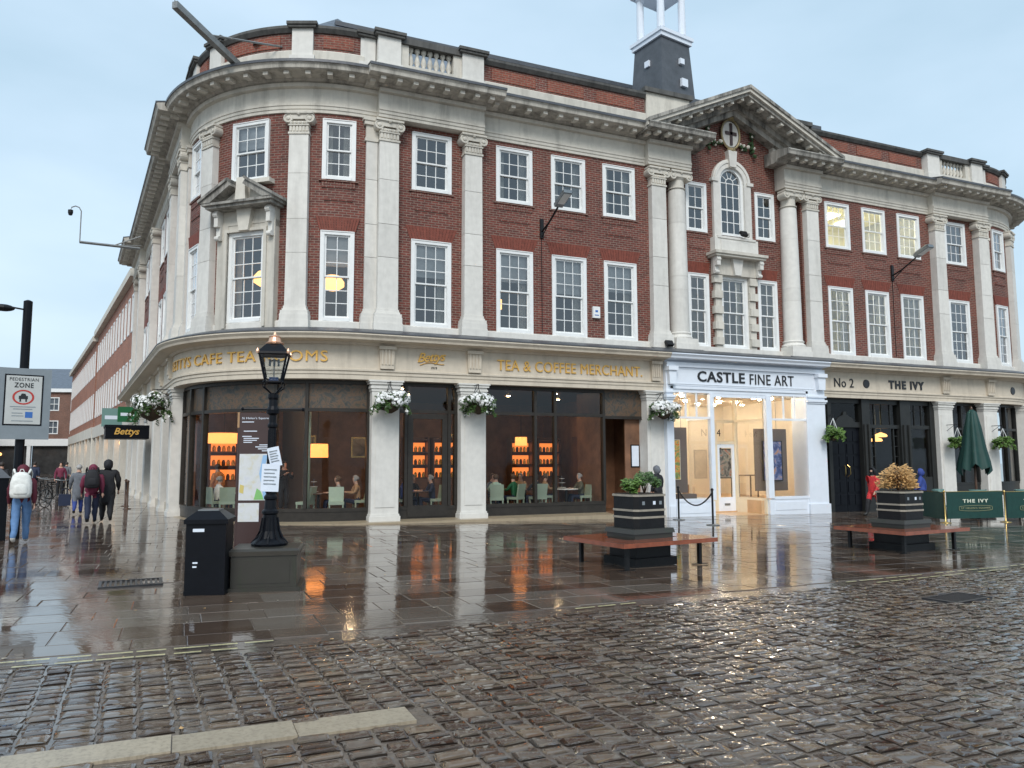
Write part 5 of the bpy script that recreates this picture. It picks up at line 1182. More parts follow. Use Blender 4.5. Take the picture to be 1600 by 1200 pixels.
for x, y, rz, t in ((12.05, 5.4, 0, 'behind the left of the three part window'), (13.2, 5.4, 0, 'behind the middle mullions'), (8.95, 5.4, 0, 'behind the right of the glazed door'), (7.9, 5.6, 0, 'behind the left of the glazed door'), (1.25, 5.4, .1, 'inside the curved window left of the map sign'), (13.85, 3.4, 0, 'right of the three part window')):
    shelf_unit(x, y, 'dark wooden shelf with orange lit niches '+t, .85, rz)
for k, (x, z, w_, h_) in enumerate(((2.6, 2.2, .7, .9), (4.2, 2.3, .9, .7), (6.3, 2.2, .6, .8), (10.3, 2.3, .8, .9), (11.0, 2.4, .5, .6), (14.0, 2.2, .5, .8))):
    m = MB(); m.box(-w_/2, w_/2, -.04, 0, -h_/2, h_/2); q = m.build('wall_picture', ['brass'], B, loc=(x, 7.99, z)); m = MB(); m.box(-w_/2+.06, w_/2-.06, -.048, -.04, -h_/2+.06, h_/2-.06); m.build('picture_panel', ['art_moor'], q)  # framed pictures on the back wall; the panel is a noise print, not reflective
def shade_lamp(x, y, z, r, h, label):
    m = MB(); m.lathe([(r, 0), (r*.96, h)], 24); m.v = m.v; o = tag(m.build('drum_lamp', ['lamp_orange'], None, True, (x, y, z)), label, 'lamp', 'orange drum lamps')
    m = MB(); m.tube([(0, 0, h), (0, 0, 4.0-z)], .01, 5); m.build('lamp_cord', ['black_metal'], o)
    m = MB(); m.lathe([(.05, h*.3), (.06, h*.5), (.03, h*.7)], 8); m.build('bulb', ['lamp_warm'], o)
shade_lamp(3.88, 2.6, 1.78, .33, .42, 'orange drum lamp shade in the curved window right of the lamp post'); shade_lamp(1.2, 4.4, 2.25, .5, .32, 'wide orange drum lamp shade in the curved window left of the map sign'); shade_lamp(6.0, 3.2, 2.1, .2, .26, 'small orange drum lamp behind the glazed door'); shade_lamp(2.5, 4.6, 2.0, .24, .3, 'small orange drum lamp at the back of the curved window'); shade_lamp(11.2, 3.4, 2.2, .22, .3, 'small orange drum lamp above the guests behind the three part window')
mat('downlight', (.9, .8, .6), .5, emit=(1, .70, .40), estr=130)
for k, (x, y) in enumerate(((1.5, 2.2), (3.2, 3.4), (4.6, 1.6), (6.5, 2.2), (7.2, 4.2), (9.4, 2.4), (10.8, 3.6), (12.0, 2.2), (13.2, 4.4), (2.2, 5.2), (5.6, 5.2), (9.0, 5.0))):
    m = MB(); m.lathe([(.06, -.02), (.075, 0)], 10); m.build('downlight', ['downlight'], B, loc=(x, y, 3.995))
m = MB(); m.lathe([(.09, 0), (.09, 3.95)], 12); tag(m.build('interior_post', ['sage'], None, True, (3.30, .75, 0)), 'pale green slender post inside the curved window', 'post')

# ------------------------------------------------------------------ gallery contents
def picture(name, x0, x1, z0, z1, y, art, label, frame='black_metal', fr=.03):
    o = thing(name, label, 'picture', ((x0+x1)/2, y, (z0+z1)/2)); w, h = (x1-x0)/2, (z1-z0)/2
    m = MB(); m.box(-w, w, 0, .03, -h, h); m.build('canvas', [art], o)
    for a in ((-w-fr, w+fr, h, h+fr), (-w-fr, w+fr, -h-fr, -h), (-w-fr, -w, -h, h), (w, w+fr, -h, h)): m = MB(); m.box(a[0], a[1], -.015, .03, a[2], a[3]); m.build('frame_bar', [frame], o)
mat('taupe', (.16, .13, .115), .8, 0, .06, 6)
for x0, x1, t in ((15.42, 16.16, 'left'), (19.12, 20.62, 'right')):
    o = thing('display_board', 'tall taupe display board hanging in the '+t+' gallery window', 'board', ((x0+x1)/2, .32, 1.66)); m = MB(); w = (x1-x0)/2; m.box(-w, w, 0, .04, -1.13, 1.13); m.build('panel', ['taupe'], o)
    for s in (-1, 1): m = MB(); m.tube([(s*w*.4, .02, 1.13), (s*w*.4, .02, 2.25)], .008, 5); m.build('hanging_wire', ['grey_metal'], o)
picture('painting', 15.26, 15.80, 1.0, 2.35, .24, 'art_bright', 'tall painting in orange, red and green in the left gallery window', 'cloth_white', .012)
picture('painting', 18.10, 18.62, .98, 2.02, 2.5, 'art_moor', 'brown landscape painting left of the gallery door')
picture('painting', 18.97, 19.62, .98, 2.06, 2.2, 'art_street', 'grey and red abstract painting seen through the gallery door')
picture('painting', 20.80, 21.4, 1.75, 2.4, 5.14, 'art_moor', 'small pale landscape painting on the right gallery wall')
picture('painting', 19.46, 20.30, .92, 2.32, .25, 'art_night', 'blue and orange painting on the right display board')
o = thing('gallery_chair', 'curved tan chair in the gallery left of the door', 'chair', (17.25, 1.75, -.2)); m = MB(); m.lathe([(.22, .40), (.25, .43), (.24, .48)], 16); m.build('seat', ['cloth_tan'], o)
m = MB(); n = 9; m.add([(.25*cos(pi*k/(n-1)), .25*sin(pi*k/(n-1)), z) for z in (.48, .95) for k in range(n)], [(k, k+1, k+1+n, k+n) for k in range(n-1)]); m.build('backrest', ['cloth_tan'], o)
for x in (-.16, .16):
    for y in (-.16, .16): m = MB(); m.tube([(x, y, 0), (x*.9, y*.9, .41)], .014, 6); m.build('leg', ['dark_wood'], o)
o = thing('gallery_desk', 'dark narrow desk at the right of the gallery', 'desk', (20.2, 2.2, .22)); m = MB(); m.box(-.5, .5, -.25, .25, .82, .86); m.build('desktop', ['dark_wood'], o)
for x in (-.46, .46):
    for y in (-.21, .21): m = MB(); m.box(x-.02, x+.02, y-.02, y+.02, 0, .82); m.build('leg', ['dark_wood'], o)
m = MB(); m.box(-.3, .3, -.2, .2, 0, .28); tag(m.build('plinth_box', ['taupe'], None, loc=(15.9, -.02+.1, .225)), 'low taupe box on the floor of the left gallery window', 'box')
# restaurant pendants
for x, y, z, t in ((29.2, 2.2, 2.75, 'left'), (29.9, 2.6, 2.65, 'right')): pass
for x, y, z, t in ((26.9, 1.6, 2.62, 'upper'), (27.3, 2.2, 2.45, 'lower'), (30.2, 1.6, 2.62, 'far')):
    m = MB(); m.lathe([(.03, .16), (.22, .08), (.26, 0), (.20, -.03)], 18); o = tag(m.build('pendant_lamp', ['lamp_warm'], None, True, (x, y, z)), {'upper': 'upper glowing dish lamp inside the restaurant window', 'lower': 'lower glowing dish lamp inside the restaurant window', 'far': 'glowing dish lamp behind the folded green parasol'}[t], 'lamp', 'restaurant lamps')
    m = MB(); m.tube([(0, 0, .16), (0, 0, 4.0-z)], .01, 5); m.build('lamp_cord', ['brass'], o)
m = MB(); m.box(13.60, 14.17, .22, .28, -.3, 3.97); m.build('menu_wall', ['wood_wall'], B)
o = thing('menu_frame', 'black framed menu on the brown wall beside the white gallery', 'menu', (13.98, .20, 1.80)); m = MB(); m.box(-.17, .17, 0, .03, -.38, .38); m.build('frame', ['black_paint'], o); m = MB(); m.box(-.135, .135, -.006, .0, -.34, .34); m.build('sheet', ['paper'], o)

# ------------------------------------------------------------------ hanging baskets
def foliage(mb_, c, R, n, rng, mi, ls=.06, sq=(1, 1, .75), shell=.45):
    for k in range(n):
        while True:
            d = Vector((rng.uniform(-1, 1), rng.uniform(-1, 1), rng.uniform(-1, 1)))
            if shell < d.length < 1: break
        p = Vector(c)+Vector((d.x*R*sq[0], d.y*R*sq[1], d.z*R*sq[2])); a = Vector((rng.uniform(-1, 1), rng.uniform(-1, 1), rng.uniform(-.6, 1))).normalized(); b_ = a.orthogonal().normalized(); s = ls*rng.uniform(.6, 1.3)
        mb_.add([p-a*s, p+b_*s*.45, p+a*s, p-b_*s*.45], [(0, 1, 2, 3)], mi)
def flowers(mb_, c, R, n, rng, mi, fs=.035, sq=(1, 1, .75)):
    for k in range(n):
        d = Vector((rng.gauss(0, 1), rng.gauss(0, 1)-.3, rng.gauss(0, 1)+.1)).normalized(); r = R*rng.uniform(.82, 1.06)
        p = Vector(c)+Vector((d.x*r*sq[0], d.y*r*sq[1], d.z*r*sq[2])); u = d.orthogonal().normalized(); v = d.cross(u); s = fs*rng.uniform(.7, 1.25)
        pts = [p+d*.012]+[p+(u*cos(2*pi*i/10)+v*sin(2*pi*i/10))*s*(1 if i % 2 == 0 else .62) for i in range(10)]
        mb_.add(pts, [(0, 1+i, 1+(i+1) % 10) for i in range(10)], mi)
def basket(U, o_, z, R, label, white=True, seed=1):
    rng = random.Random(seed); p = P(U, o_, z); root = thing('hanging_basket', label, 'flower basket', p, ang(U), 'white flower baskets' if white else 'green plant baskets')
    m = MB(); m.lathe([(.04, -R*.72), (R*.45, -R*.5), (R*.62, -.04), (R*.60, 0)], 14); m.build('basket', ['basket'], root, True)
    sq = (1.1, 1.0, .8); m = MB(); fl = MB(); clumps = []
    for k in range(13):
        a_ = 2*pi*k/13+rng.uniform(-.2, .2); rr = R*rng.uniform(.25, .78); clumps.append((rr*cos(a_)*1.15, rr*sin(a_)*.9, R*rng.uniform(-.30, .38)*(1 if rr < R*.5 else .7), R*rng.uniform(.26, .46)))
    for x_, y_, z_, r_ in clumps:
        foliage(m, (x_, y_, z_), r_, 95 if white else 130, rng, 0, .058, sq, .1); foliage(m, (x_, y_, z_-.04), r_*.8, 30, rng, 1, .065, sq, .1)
        if white: flowers(fl, (x_, y_, z_+.02), r_, int(52*r_/(R*.36)), rng, 0, .052, sq)
    for k in range(16):   # trailing stems
        a_ = rng.uniform(0, 2*pi); x_, y_ = R*.85*cos(a_), R*.75*sin(a_); ln = rng.uniform(.12, .42)*R*1.6
        for q_ in range(7): foliage(m, (x_*(1+.05*q_), y_*(1+.05*q_), -R*.25-ln*q_/7), .05, 5, rng, 0, .045, (1, 1, 1), 0)
        if white and k % 2: flowers(fl, (x_*1.2, y_*1.2, -R*.25-ln*.8), .05, 3, rng, 0, .042)
    m.build('leaves', ['leaf_light' if not white else 'leaf_green', 'leaf_dark'], root)['kind'] = 'stuff'
    if white: fl.build('flowers', ['flower_white'], root)['kind'] = 'stuff'
    zt = .55 if not white else .42; h = o_-.28
    m = MB(); m.tube([(0, h, zt+.12), (0, 0, zt+.12), (0, 0, zt)], .014, 6); m.tube([(0, h, zt-.12), (0, .1, zt+.12)], .010, 5); m.build('bracket', ['black_metal'], root)
    for k in range(3): a = 2*pi*k/3+.5; m = MB(); m.tube([(0, 0, zt), (R*.58*cos(a), R*.58*sin(a), 0)], .010 if not white else .006, 5); m.build('chain', ['white_paint' if not white else 'black_metal'], root)
basket(5.36, .70, 3.36, .50, 'white flower basket on the pilaster left of the glazed tea room door', True, 1)
basket(8.02, .70, 3.38, .50, 'white flower basket on the pilaster right of the glazed tea room door', True, 2)
basket(14.52, .72, 3.32, .46, 'white flower basket beside the white gallery front', True, 3)
basket(2*UM-5.2, .85, 3.40, .66, 'white flower basket round the corner at the left end of the curved front', True, 4)
basket(21.9, .72, 2.62, .40, 'green leafy basket between gallery and restaurant door', False, 5)
basket(28.42, .75, 2.36, .36, 'green leafy basket left of the folded parasol', False, 6)
basket(31.12, .75, 2.36, .40, 'green leafy basket right of the folded parasol', False, 7)

# ------------------------------------------------------------------ street furniture
# litter bin
o = thing('litter_bin', 'black square litter bin with sloping lid beside the lamp post plinth', 'litter bin', at(.37, -11.02), radians(-14))
m = MB(); m.box(-.245, .245, -.245, .245, .0, .90); m.box(-.25, .25, -.25, .25, .0, .06); m.build('body', ['black_paint'], o)
m = MB(); m.frustum((0, 0), 0.54, .54, .54, .54, .90, .955); m.frustum((0, 0), .54, .54, .28, .30, .955, 1.06); m.build('lid', ['black_paint'], o)
m = MB(); m.box(-.13, .13, -.15, .15, 1.06, 1.075); m.build('sky_sheen_plate', ['grey_metal'], o)  # added grey plate, standing in for the sky reflected in the wet lid
m = MB(); m.box(-.16, -.02, -.254, -.2505, .80, .84); m.box(-.15, -.09, -.254, -.2505, .40, .42); m.box(-.15, -.10, -.254, -.2505, .35, .37); m.build('sticker', ['paper'], o)
# stone plinth and lamp post
PX, PY, PZ = 1.12, -10.80, .50
o = thing('stone_plinth', 'mossy dark stone plinth under the lamp post', 'plinth', (PX, PY, gz(PX)), radians(-12)); hp = PZ-gz(PX)
m = MB(); m.box(-.48, .48, -.43, .43, -.02, .05); m.build('footing', ['plinth_stone'], o)
m = MB(); m.box(-.42, .42, -.37, .37, .05, hp-.09); m.box(-.33, .33, -.378, -.36, .10, hp-.14); m.build('block', ['plinth_stone'], o)
m = MB(); m.frustum((0, 0), 0.88, .78, .92, .82, hp-.09, hp-.03); m.frustum((0, 0), 0.92, .82, .86, .76, hp-.03, hp); m.build('cap_stone', ['plinth_stone'], o)
LX, LY = 1.15, -10.72
o = thing('lamp_post', 'black Victorian lamp post with four sided lantern and copper top', 'street lamp', (LX, LY, PZ), radians(-12))
m = MB()
m.lathe([(.24, 0), (.25, .03), (.22, .06), (.16, .10), (.12, .20), (.10, .34), (.095, .42), (.115, .44), (.115, .47), (.085, .50), (.075, .62), (.09, .64), (.09, .67), (.068, .70)], 16)
for k in range(8): a = 2*pi*k/8; m.tube([(.23*cos(a), .23*sin(a), .02), (.17*cos(a), .17*sin(a), .10), (.125*cos(a), .125*sin(a), .2), (.10*cos(a), .10*sin(a), .38)], .030, 6, r1=.015)
m.build('base', ['black_paint'], o)
m = MB(); m.lathe([(.066, .70), (.052, 1.62), (.07, 1.64), (.07, 1.67), (.05, 1.70), (.048, 1.80), (.085, 1.83), (.09, 1.88), (.065, 1.93), (.06, 2.02), (.075, 2.05), (.075, 2.10), (.03, 2.12)], 14)
for k in range(10): a = 2*pi*k/10; m.tube([(.064*cos(a), .064*sin(a), .72), (.051*cos(a), .051*sin(a), 1.6)], .010, 4)
m.build('shaft', ['black_paint'], o)
m = MB(); m.tube([(-.40, 0, 1.89), (.40, 0, 1.89)], .017, 8); [m.ball((s*.41, 0, 1.89), .026, 8, 6) for s in (-1, 1)]; m.build('ladder_bar', ['black_paint'], o)
m = MB()
for sx in (-1, 1):
    for sy in (-1, 1): m.tube([(sx*.02, sy*.02, 2.10), (sx*.06, sy*.06, 2.14), (sx*.13, sy*.13, 2.20), (sx*.135, sy*.135, 2.26), (sx*.10, sy*.10, 2.30)], .012, 6)
m.build('cradle', ['black_paint'], o)
b0, b1, z0, z1 = .105, .185, 2.27, 2.66; m = MB()
for sx in (-1, 1):
    for sy in (-1, 1): m.tube([(sx*b0, sy*b0, z0), (sx*b1, sy*b1, z1)], .016, 6)
for b_, z in ((b0, z0), (b1, z1)):
    for s in (-1, 1): m.tube([(-b_, s*b_, z), (b_, s*b_, z)], .017, 6); m.tube([(s*b_, -b_, z), (s*b_, b_, z)], .017, 6)
m.build('lantern_frame', ['black_paint'], o)
for k in range(4):
    T = Matrix.Rotation(pi/2*k, 4, 'Z'); m = MB(); m.quad(*[T @ Vector(q) for q in ((-b0, -b0, z0), (b0, -b0, z0), (b1, -b1, z1), (-b1, -b1, z1))]); m.build('lantern_pane', ['lantern_glass'], o)
m = MB(); m.tube([(0, 0, z0), (0, 0, 2.56)], .008, 5); [m.tube([(s*.06, 0, 2.50), (s*.06, 0, 2.60)], .016, 6) for s in (-1, 0, 1)]; m.tube([(-.07, 0, 2.58), (.07, 0, 2.58)], .010, 5); m.build('gas_mantle', ['grey_metal'], o)
m = MB(); m.box(-.06, .06, -.05, .05, z0+.02, z0+.07); m.build('sensor_box', ['blue_paint'], o)
m = MB(); m.frustum((0, 0), 0.42, .42, .41, .41, z1, z1+.03); m.frustum((0, 0), .41, .41, .20, .20, z1+.03, z1+.15); m.build('hood', ['black_paint'], o)
m = MB(); m.lathe([(.12, z1+.15), (.13, z1+.17), (.09, z1+.19), (.075, z1+.25), (.085, z1+.26), (.03, z1+.29), (.012, z1+.33)], 14); m.build('copper_finial', ['copper'], o)
m = MB()
for sx in (-1, 1):
    for sy in (-1, 1): m.lathe([(.022, z1), (.026, z1+.03), (.006, z1+.07)], 6, c=(sx*.205, sy*.205))
m.build('corner_knob', ['copper'], o)
for dx, z, w, h, a, t in ((.05, 1.22, .16, .27, -.22, 'upper notice in plastic sleeve tied to the lamp post, hanging askew'), (.0, .93, .24, .38, .04, 'lower larger notice in plastic sleeve tied to the lamp post')):
    m = MB(); n = 5
    m.add([(-w/2+w*i/n, -.085-.012*sin(i/n*pi), zz) for zz in (-h/2, h/2) for i in range(n+1)]+[(-w/2+w*i/n, -.082-.012*sin(i/n*pi), zz) for zz in (-h/2, h/2) for i in range(n+1)], [(i, i+1, n+2+i, n+1+i) for i in range(n)]+[(2*n+2+i, 3*n+3+i, 3*n+4+i, 2*n+3+i) for i in range(n)])
    q = tag(m.build('notice', ['paper'], None, loc=(LX+dx, LY, PZ+z)), t, 'notice'); q.rotation_euler = (0, a, radians(-14))
    for k in range(5): s_ = MB(); zz = h*.3-k*h*.13; s_.box(-w*.36, w*(.34-.1*(k % 2)), -.103, -.1015, zz-.006, zz+.006); s_.build('print_line', ['sign_grey'], q)
# map sign
TX, TY = 1.05, -9.62; o = thing('map_sign', 'tall brown information sign with city map behind the lamp post', 'sign', (TX, TY, gz(TX)), radians(-20)); w = .27
m = MB(); m.box(-w, w, -.05, .05, 0, 2.45); m.build('panel', ['sign_brown'], o); m = MB(); m.box(-w-.025, -w, -.055, .055, 0, 2.45); m.build('edge_strip', ['sign_brown'], o); m = MB(); m.box(-w-.027, -w+.004, -.057, .057, 2.22, 2.455); m.build('edge_tip', ['cloth_tan'], o)
m = MB(); m.box(-w+.02, w-.02, -.056, -.05, 1.12, 1.82); mp1 = m.build('map', ['map_print'], o)
r4 = random.Random(4)
m = MB(); m.add([(x, -.0575, z) for x, z in ((.12, 1.13), (.20, 1.13), (.17, 1.3), (.11, 1.5), (.17, 1.80), (.10, 1.80), (.05, 1.52), (.10, 1.30))], [(0, 1, 2, 7), (7, 2, 3, 6), (6, 3, 4, 5)]); m.build('map_river', ['blue_paint'], mp1)
mat('map_green', (.22, .50, .16), .5); mat('map_blue', (.30, .50, .75), .5); mat('map_yellow', (.62, .50, .16), .5)
bpy.data.objects['map_river'].data.materials[0] = MATS['map_blue']
m = MB(); m.add([(x, -.058, z) for x, z in ((-.02, 1.13), (.13, 1.13), (.08, 1.26), (.02, 1.30))], [(0, 1, 2, 3)]); m.build('map_park', ['map_green'], mp1); m = MB(); m.add([(x, -.058, z) for x, z in ((-.24, 1.24), (-.18, 1.22), (-.17, 1.34), (-.23, 1.36))], [(0, 1, 2, 3)]); m.build('map_park', ['map_yellow'], mp1)
m = MB(); m.box(-w+.02, .06, -.056, -.05, .80, 1.08); m.build('map', ['map_print'], o)
fit_text("St Helen's Square", .40, .042, lambda x, z, t: Vector((-.03+x, -.0505-t, 2.34+z)), 'paper', o, extr=.002)
for z, x0, x1 in ((2.30, -.23, -.05), (2.08, -.22, -.08), (2.05, -.20, .03), (2.02, -.20, .0), (1.99, -.20, -.07), (1.95, .04, .24), (1.92, -.02, .24), (1.89, .02, .24), (2.16, -.2, .0), (1.86, .08, .24), (.30, -.23, -.18), (.30, -.16, -.11), (.26, -.23, -.18)): m = MB(); m.box(x0, x1, -.0525, -.05, z, z+.013); m.build('text_line', ['paper'], o)
# planter benches
def bench(cx_, cy_, rz, label, plabel, straw, seed):
    z = gz(cx_); W2, D2 = 1.04, .84; rng = random.Random(seed)
    o = thing('planter_bench', label, 'bench', (cx_, cy_, z), rz, 'red wooden benches round planters')
    for k in range(4):
        s = .36; a = Matrix.Rotation(pi/2*k, 4, 'Z'); hw, hd = (W2, D2) if k % 2 == 0 else (D2, W2)
        for j in range(3):   # mitred boards
            i0, i1 = hd-.16*j-.008, hd-.16*(j+1)+.002; dx = hw-hd
            pts = [(-(i0+dx), -i0), (i0+dx, -i0), (i1+dx, -i1), (-(i1+dx), -i1)]; m = MB()
            m.add([(a @ Vector((x, y, zz)))[:] for zz in (.385, .455) for x, y in pts], [(3, 2, 1, 0), (4, 5, 6, 7), (0, 1, 5, 4), (1, 2, 6, 5), (2, 3, 7, 6), (3, 0, 4, 7)]); m.build('seat_board', ['seat_wood'], o)
    for sx in (-1, 1):
        for sy in (-1, 1):
            m = MB(); m.box(sx*.80-.03, sx*.80+.03, sy*.62-.03, sy*.62+.03, .012, .385); m.box(sx*.80-.16, sx*.80+.16, sy*.62-.03, sy*.62+.03, 0, .012); m.build('leg', ['black_metal'], o)
    m = MB(); m.box(-.38, .38, -.36, .36, 0, .384); m.box(-.46, .46, -.43, .43, 0, .14); m.build('base', ['planter_black'], o)
    m = MB(); m.frustum((0, 0), 0.84, .76, .84, .76, .385, .54); m.build('stone_tier', ['plinth_stone'], o); m = MB(); m.frustum((0, 0), 0.90, .82, .86, .78, .54, .62); m.build('stone_tier', ['plinth_stone'], o)
    p = thing('planter', plabel, 'planter', (cx_, cy_, z+.62), rz, 'black planters on the benches')
    def octo(w_, d_, c, z0, z1, e=0): return [(x, y, zz) for zz in (z0, z1) for x, y in ((-w_+c, -d_), (w_-c, -d_), (w_, -d_+c), (w_, d_-c), (w_-c, d_), (-w_+c, d_), (-w_, d_-c), (-w_, -d_+c))]
    of = [tuple(range(8))[::-1], tuple(range(8, 16))]+[(k, (k+1) % 8, 8+(k+1) % 8, 8+k) for k in range(8)]
    m = MB(); m.add(octo(.35, .33, .07, 0, .56), of); m.build('tub', ['planter_black'], p)
    for zz in (.17, .29): m = MB(); m.add(octo(.362, .342, .07, zz, zz+.035), of); m.build('band', ['planter_trim'], p)
    m = MB(); m.add(octo(.368, .348, .07, .54, .575), of); m.build('rim', ['planter_trim'], p)
    m = MB(); m.add(octo(.34, .32, .07, .56, .585), of); m.build('soil', ['soil'], p)
    for x in (-.18, .06, .20): m = MB(); m.box(x-.028, x+.028, -.3325, -.3295, .40, .46); m.build('sticker', ['paper' if x == .06 else 'sign_grey'], p)
    zt = z+.62+.58
    T = Matrix.Rotation(rz, 4, 'Z')
    if straw:
        m = MB(); s = thing('straw_plant', 'bushy dry straw coloured plant in the right planter', 'plant', (cx_, cy_, zt), rz)
        for k in range(1500):
            a, e = rng.uniform(0, 2*pi), rng.uniform(.05, 1.35); r = rng.uniform(.25, 1)**.6*(1+.10*sin(a*3+1)*sin(e*4)+.08*sin(a*7)); d = Vector((cos(a)*cos(e)*.42, sin(a)*cos(e)*.38, sin(e)*.50))*r+Vector((0, 0, .03)); t = Vector((cos(a), sin(a), rng.uniform(-.5, .9))).normalized(); n_ = t.orthogonal().normalized(); l = rng.uniform(.05, .11)
            m.add([d-t*l*.5, d+n_*.017, d+t*l*.6, d-n_*.017], [(0, 1, 2, 3)])
        m.build('leaves', ['leaf_straw'], s)['kind'] = 'stuff'
        m = MB(); [m.tube([(0, 0, -.02), (rng.uniform(-.2, .2), rng.uniform(-.2, .2), .3)], .008, 5) for k in range(14)]; m.build('stems', ['dark_wood'], s)['kind'] = 'stuff'
    else:
        for dx, dy, R, h, mt_, t in ((-.20, -.05, .17, .15, 'leaf_light', 'small bright green shrub at the left of the left planter'), (.17, .05, .26, .22, 'leaf_green', 'larger dark green shrub at the right of the left planter')):
            c_ = T @ Vector((dx, dy, 0)); s = thing('shrub', t, 'shrub', (cx_+c_.x, cy_+c_.y, zt), rz); m = MB()
            for k in range(15): foliage(m, (rng.uniform(-R, R)*.85, rng.uniform(-R, R)*.8, h*rng.uniform(.25, 1.5)), R*rng.uniform(.2, .42), 75, rng, 0, .034, (1, 1, 1.2), .1)
            m.build('leaves', [mt_], s)['kind'] = 'stuff'
            m = MB(); [m.tube([(0, 0, -.02), (rng.uniform(-R, R)*.7, rng.uniform(-R, R)*.7, h*1.1)], .010, 5, r1=.004) for k in range(8)]; m.build('stems', ['dark_wood'], s)['kind'] = 'stuff'
bench(7.36, -10.40, radians(8), 'red wooden bench round the left planter, in front of the gallery', 'black banded planter with green shrubs on the left bench', False, 3)
bench(13.86, -10.22, radians(5), 'red wooden bench round the right planter, in front of the restaurant', 'black banded planter with straw coloured plant on the right bench', True, 4)
# rope barrier
P1, P2 = Vector(at(14.40, -1.6)), Vector(at(14.05, -3.75))
o = thing('rope_barrier', 'black rope slung between two black posts before the gallery window', 'barrier', P1)
for q in (Vector((0, 0, 0)), P2-P1):
    m = MB(); m.lathe([(.03, .02), (.03, .98), (.045, .99), (.045, 1.02), (.02, 1.05)], 12, c=(q.x, q.y), z=q.z); m.build('post', ['black_metal'], o); m = MB(); m.lathe([(.19, 0), (.19, .02), (.05, .035)], 18, c=(q.x, q.y), z=q.z); m.build('foot', ['grey_metal'], o)
m = MB(); d = P2-P1; m.tube([(d.x*t, d.y*t, .93-.42*(4*t*(1-t))) for t in [k/14 for k in range(15)]], .022, 8); m.build('rope', ['black_metal'], o)
# terrace fence with lettering, brass posts, folded parasol, terrace chairs
FP = [Vector(at(21.63, -5.25)), Vector(at(23.85, -5.62)), Vector(at(26.2, -6.0))]
for k, t in ((0, 'left'), (1, 'right')):
    m = MB(); m.lathe([(.16, 0), (.16, .015), (.04, .03), (.022, .05), (.022, .92), (.035, .94), (.035, .97), (.01, 1.0)], 14); tag(m.build('brass_post', ['brass'], None, True, FP[k]), t+' brass barrier post of the green terrace screens', 'post', 'brass posts')
for k, (a, b, t) in enumerate(((FP[0], FP[1], 'left lettered dark green canvas screen of the restaurant terrace'), (FP[1], FP[2], 'right dark green canvas screen at the edge of the photo'), (Vector(at(23.0, -2.6)), FP[0], 'dark green canvas screen running back behind the straw coloured plant'))):
    d = b-a; L_ = d.length; o = thing('canvas_screen', t, 'screen', a, math.atan2(d.y, d.x)); m = MB(); n = 10
    m.add([(.07+(L_-.14)*i/n, y+.012*sin(i*1.3), z) for y in (-.008, .008) for z in (.12, .94) for i in range(n+1)], [(i, i+1, n+2+i, n+1+i) for i in range(n)]+[(2*n+2+i, 3*n+3+i, 3*n+4+i, 2*n+3+i) for i in range(n)]+[(i+n+1, i+n+2, i+3*n+4, i+3*n+3) for i in range(n)]); m.build('canvas', ['ivy_green'], o)
    m = MB(); m.tube([(0, 0, .945), (L_, 0, .945)], .012, 6); m.build('rail', ['brass'], o)
    if k < 2:
        fit_text('THE IVY', .95, .11, lambda x, z, t_: Vector((L_/2+x, -.024-t_, .60+z)), 'pale_letter', o, extr=.003, sp=1.3, bold=.03)
        fit_text("ST HELEN'S SQUARE", 1.1, .065, lambda x, z, t_: Vector((L_/2+x, -.024-t_, .40+z)), 'gilt_letter', o, extr=.003, sp=1.1)
        m = MB(); pth = [(L_/2+.66*cos(q)*(1 if abs(cos(q)) > .0 else 1), -.024, .43+.085*sin(q)) for q in [2*pi*i/28 for i in range(29)]]; m.tube([(L_/2+max(-.62, min(.62, .8*cos(q))), -.024, .43+.085*sin(q)) for q in [2*pi*i/40 for i in range(41)]], .006, 4); m.build('border', ['gilt_letter'], o)
ux, uy = 25.1, -3.8; o = thing('folded_parasol', 'closed dark green parasol standing behind the terrace screens', 'parasol', at(ux, uy)); m = MB(); n = 28; prof = [(.04, 3.70), (.13, 3.60), (.22, 3.1), (.32, 2.4), (.42, 1.9), (.46, 1.62)]; pts = []
for r_, z in prof:
    for k in range(n): a = 2*pi*k/n; rr = r_*(1+.20*sin(a*7)+.06*sin(a*3+z)); pts.append((rr*cos(a), rr*sin(a), z+(.10*sin(a*7)+.12*sin(a*2) if z < 1.7 else 0)))
m.add(pts, [(i*n+k, (i+1)*n+k, (i+1)*n+(k+1) % n, i*n+(k+1) % n) for i in range(len(prof)-1) for k in range(n)]+[tuple(range(n))]); m.build('canopy', ['ivy_green'], o, True)
m = MB(); m.lathe([(.04, .0), (.04, 3.75), (.02, 3.8)], 10); m.build('pole', ['dark_wood'], o); m = MB(); m.box(-.38, .38, -.38, .38, 0, .10); m.build('base', ['black_metal'], o)
for k, (x, y, a) in enumerate(((23.0, -4.1, 20), (24.3, -4.4, 160), (25.9, -4.9, 30), (26.6, -4.6, 100))):
    o = thing('terrace_chair', 'pale green terrace chair behind the canvas screens, '+('leftmost', 'second from left', 'third from left', 'rightmost')[k], 'chair', at(x, y), radians(a), 'terrace chairs')
    m = MB(); m.lathe([(.20, .42), (.24, .44), (.24, .47)], 14); m.build('seat', ['teal_sign'], o); m = MB(); n = 9; m.add([((.26+.02*j)*cos(pi*i/(n-1)), (.26+.02*j)*sin(pi*i/(n-1)), z) for j, z in ((0, .47), (1, .98)) for i in range(n)], [(i, i+1, i+1+n, i+n) for i in range(n-1)]); m.build('backrest', ['teal_sign'], o)
    for sx in (-.17, .17):
        for sy in (-.17, .17): m = MB(); m.tube([(sx, sy, 0), (sx*.9, sy*.9, .43)], .014, 5); m.build('leg', ['black_metal'], o)

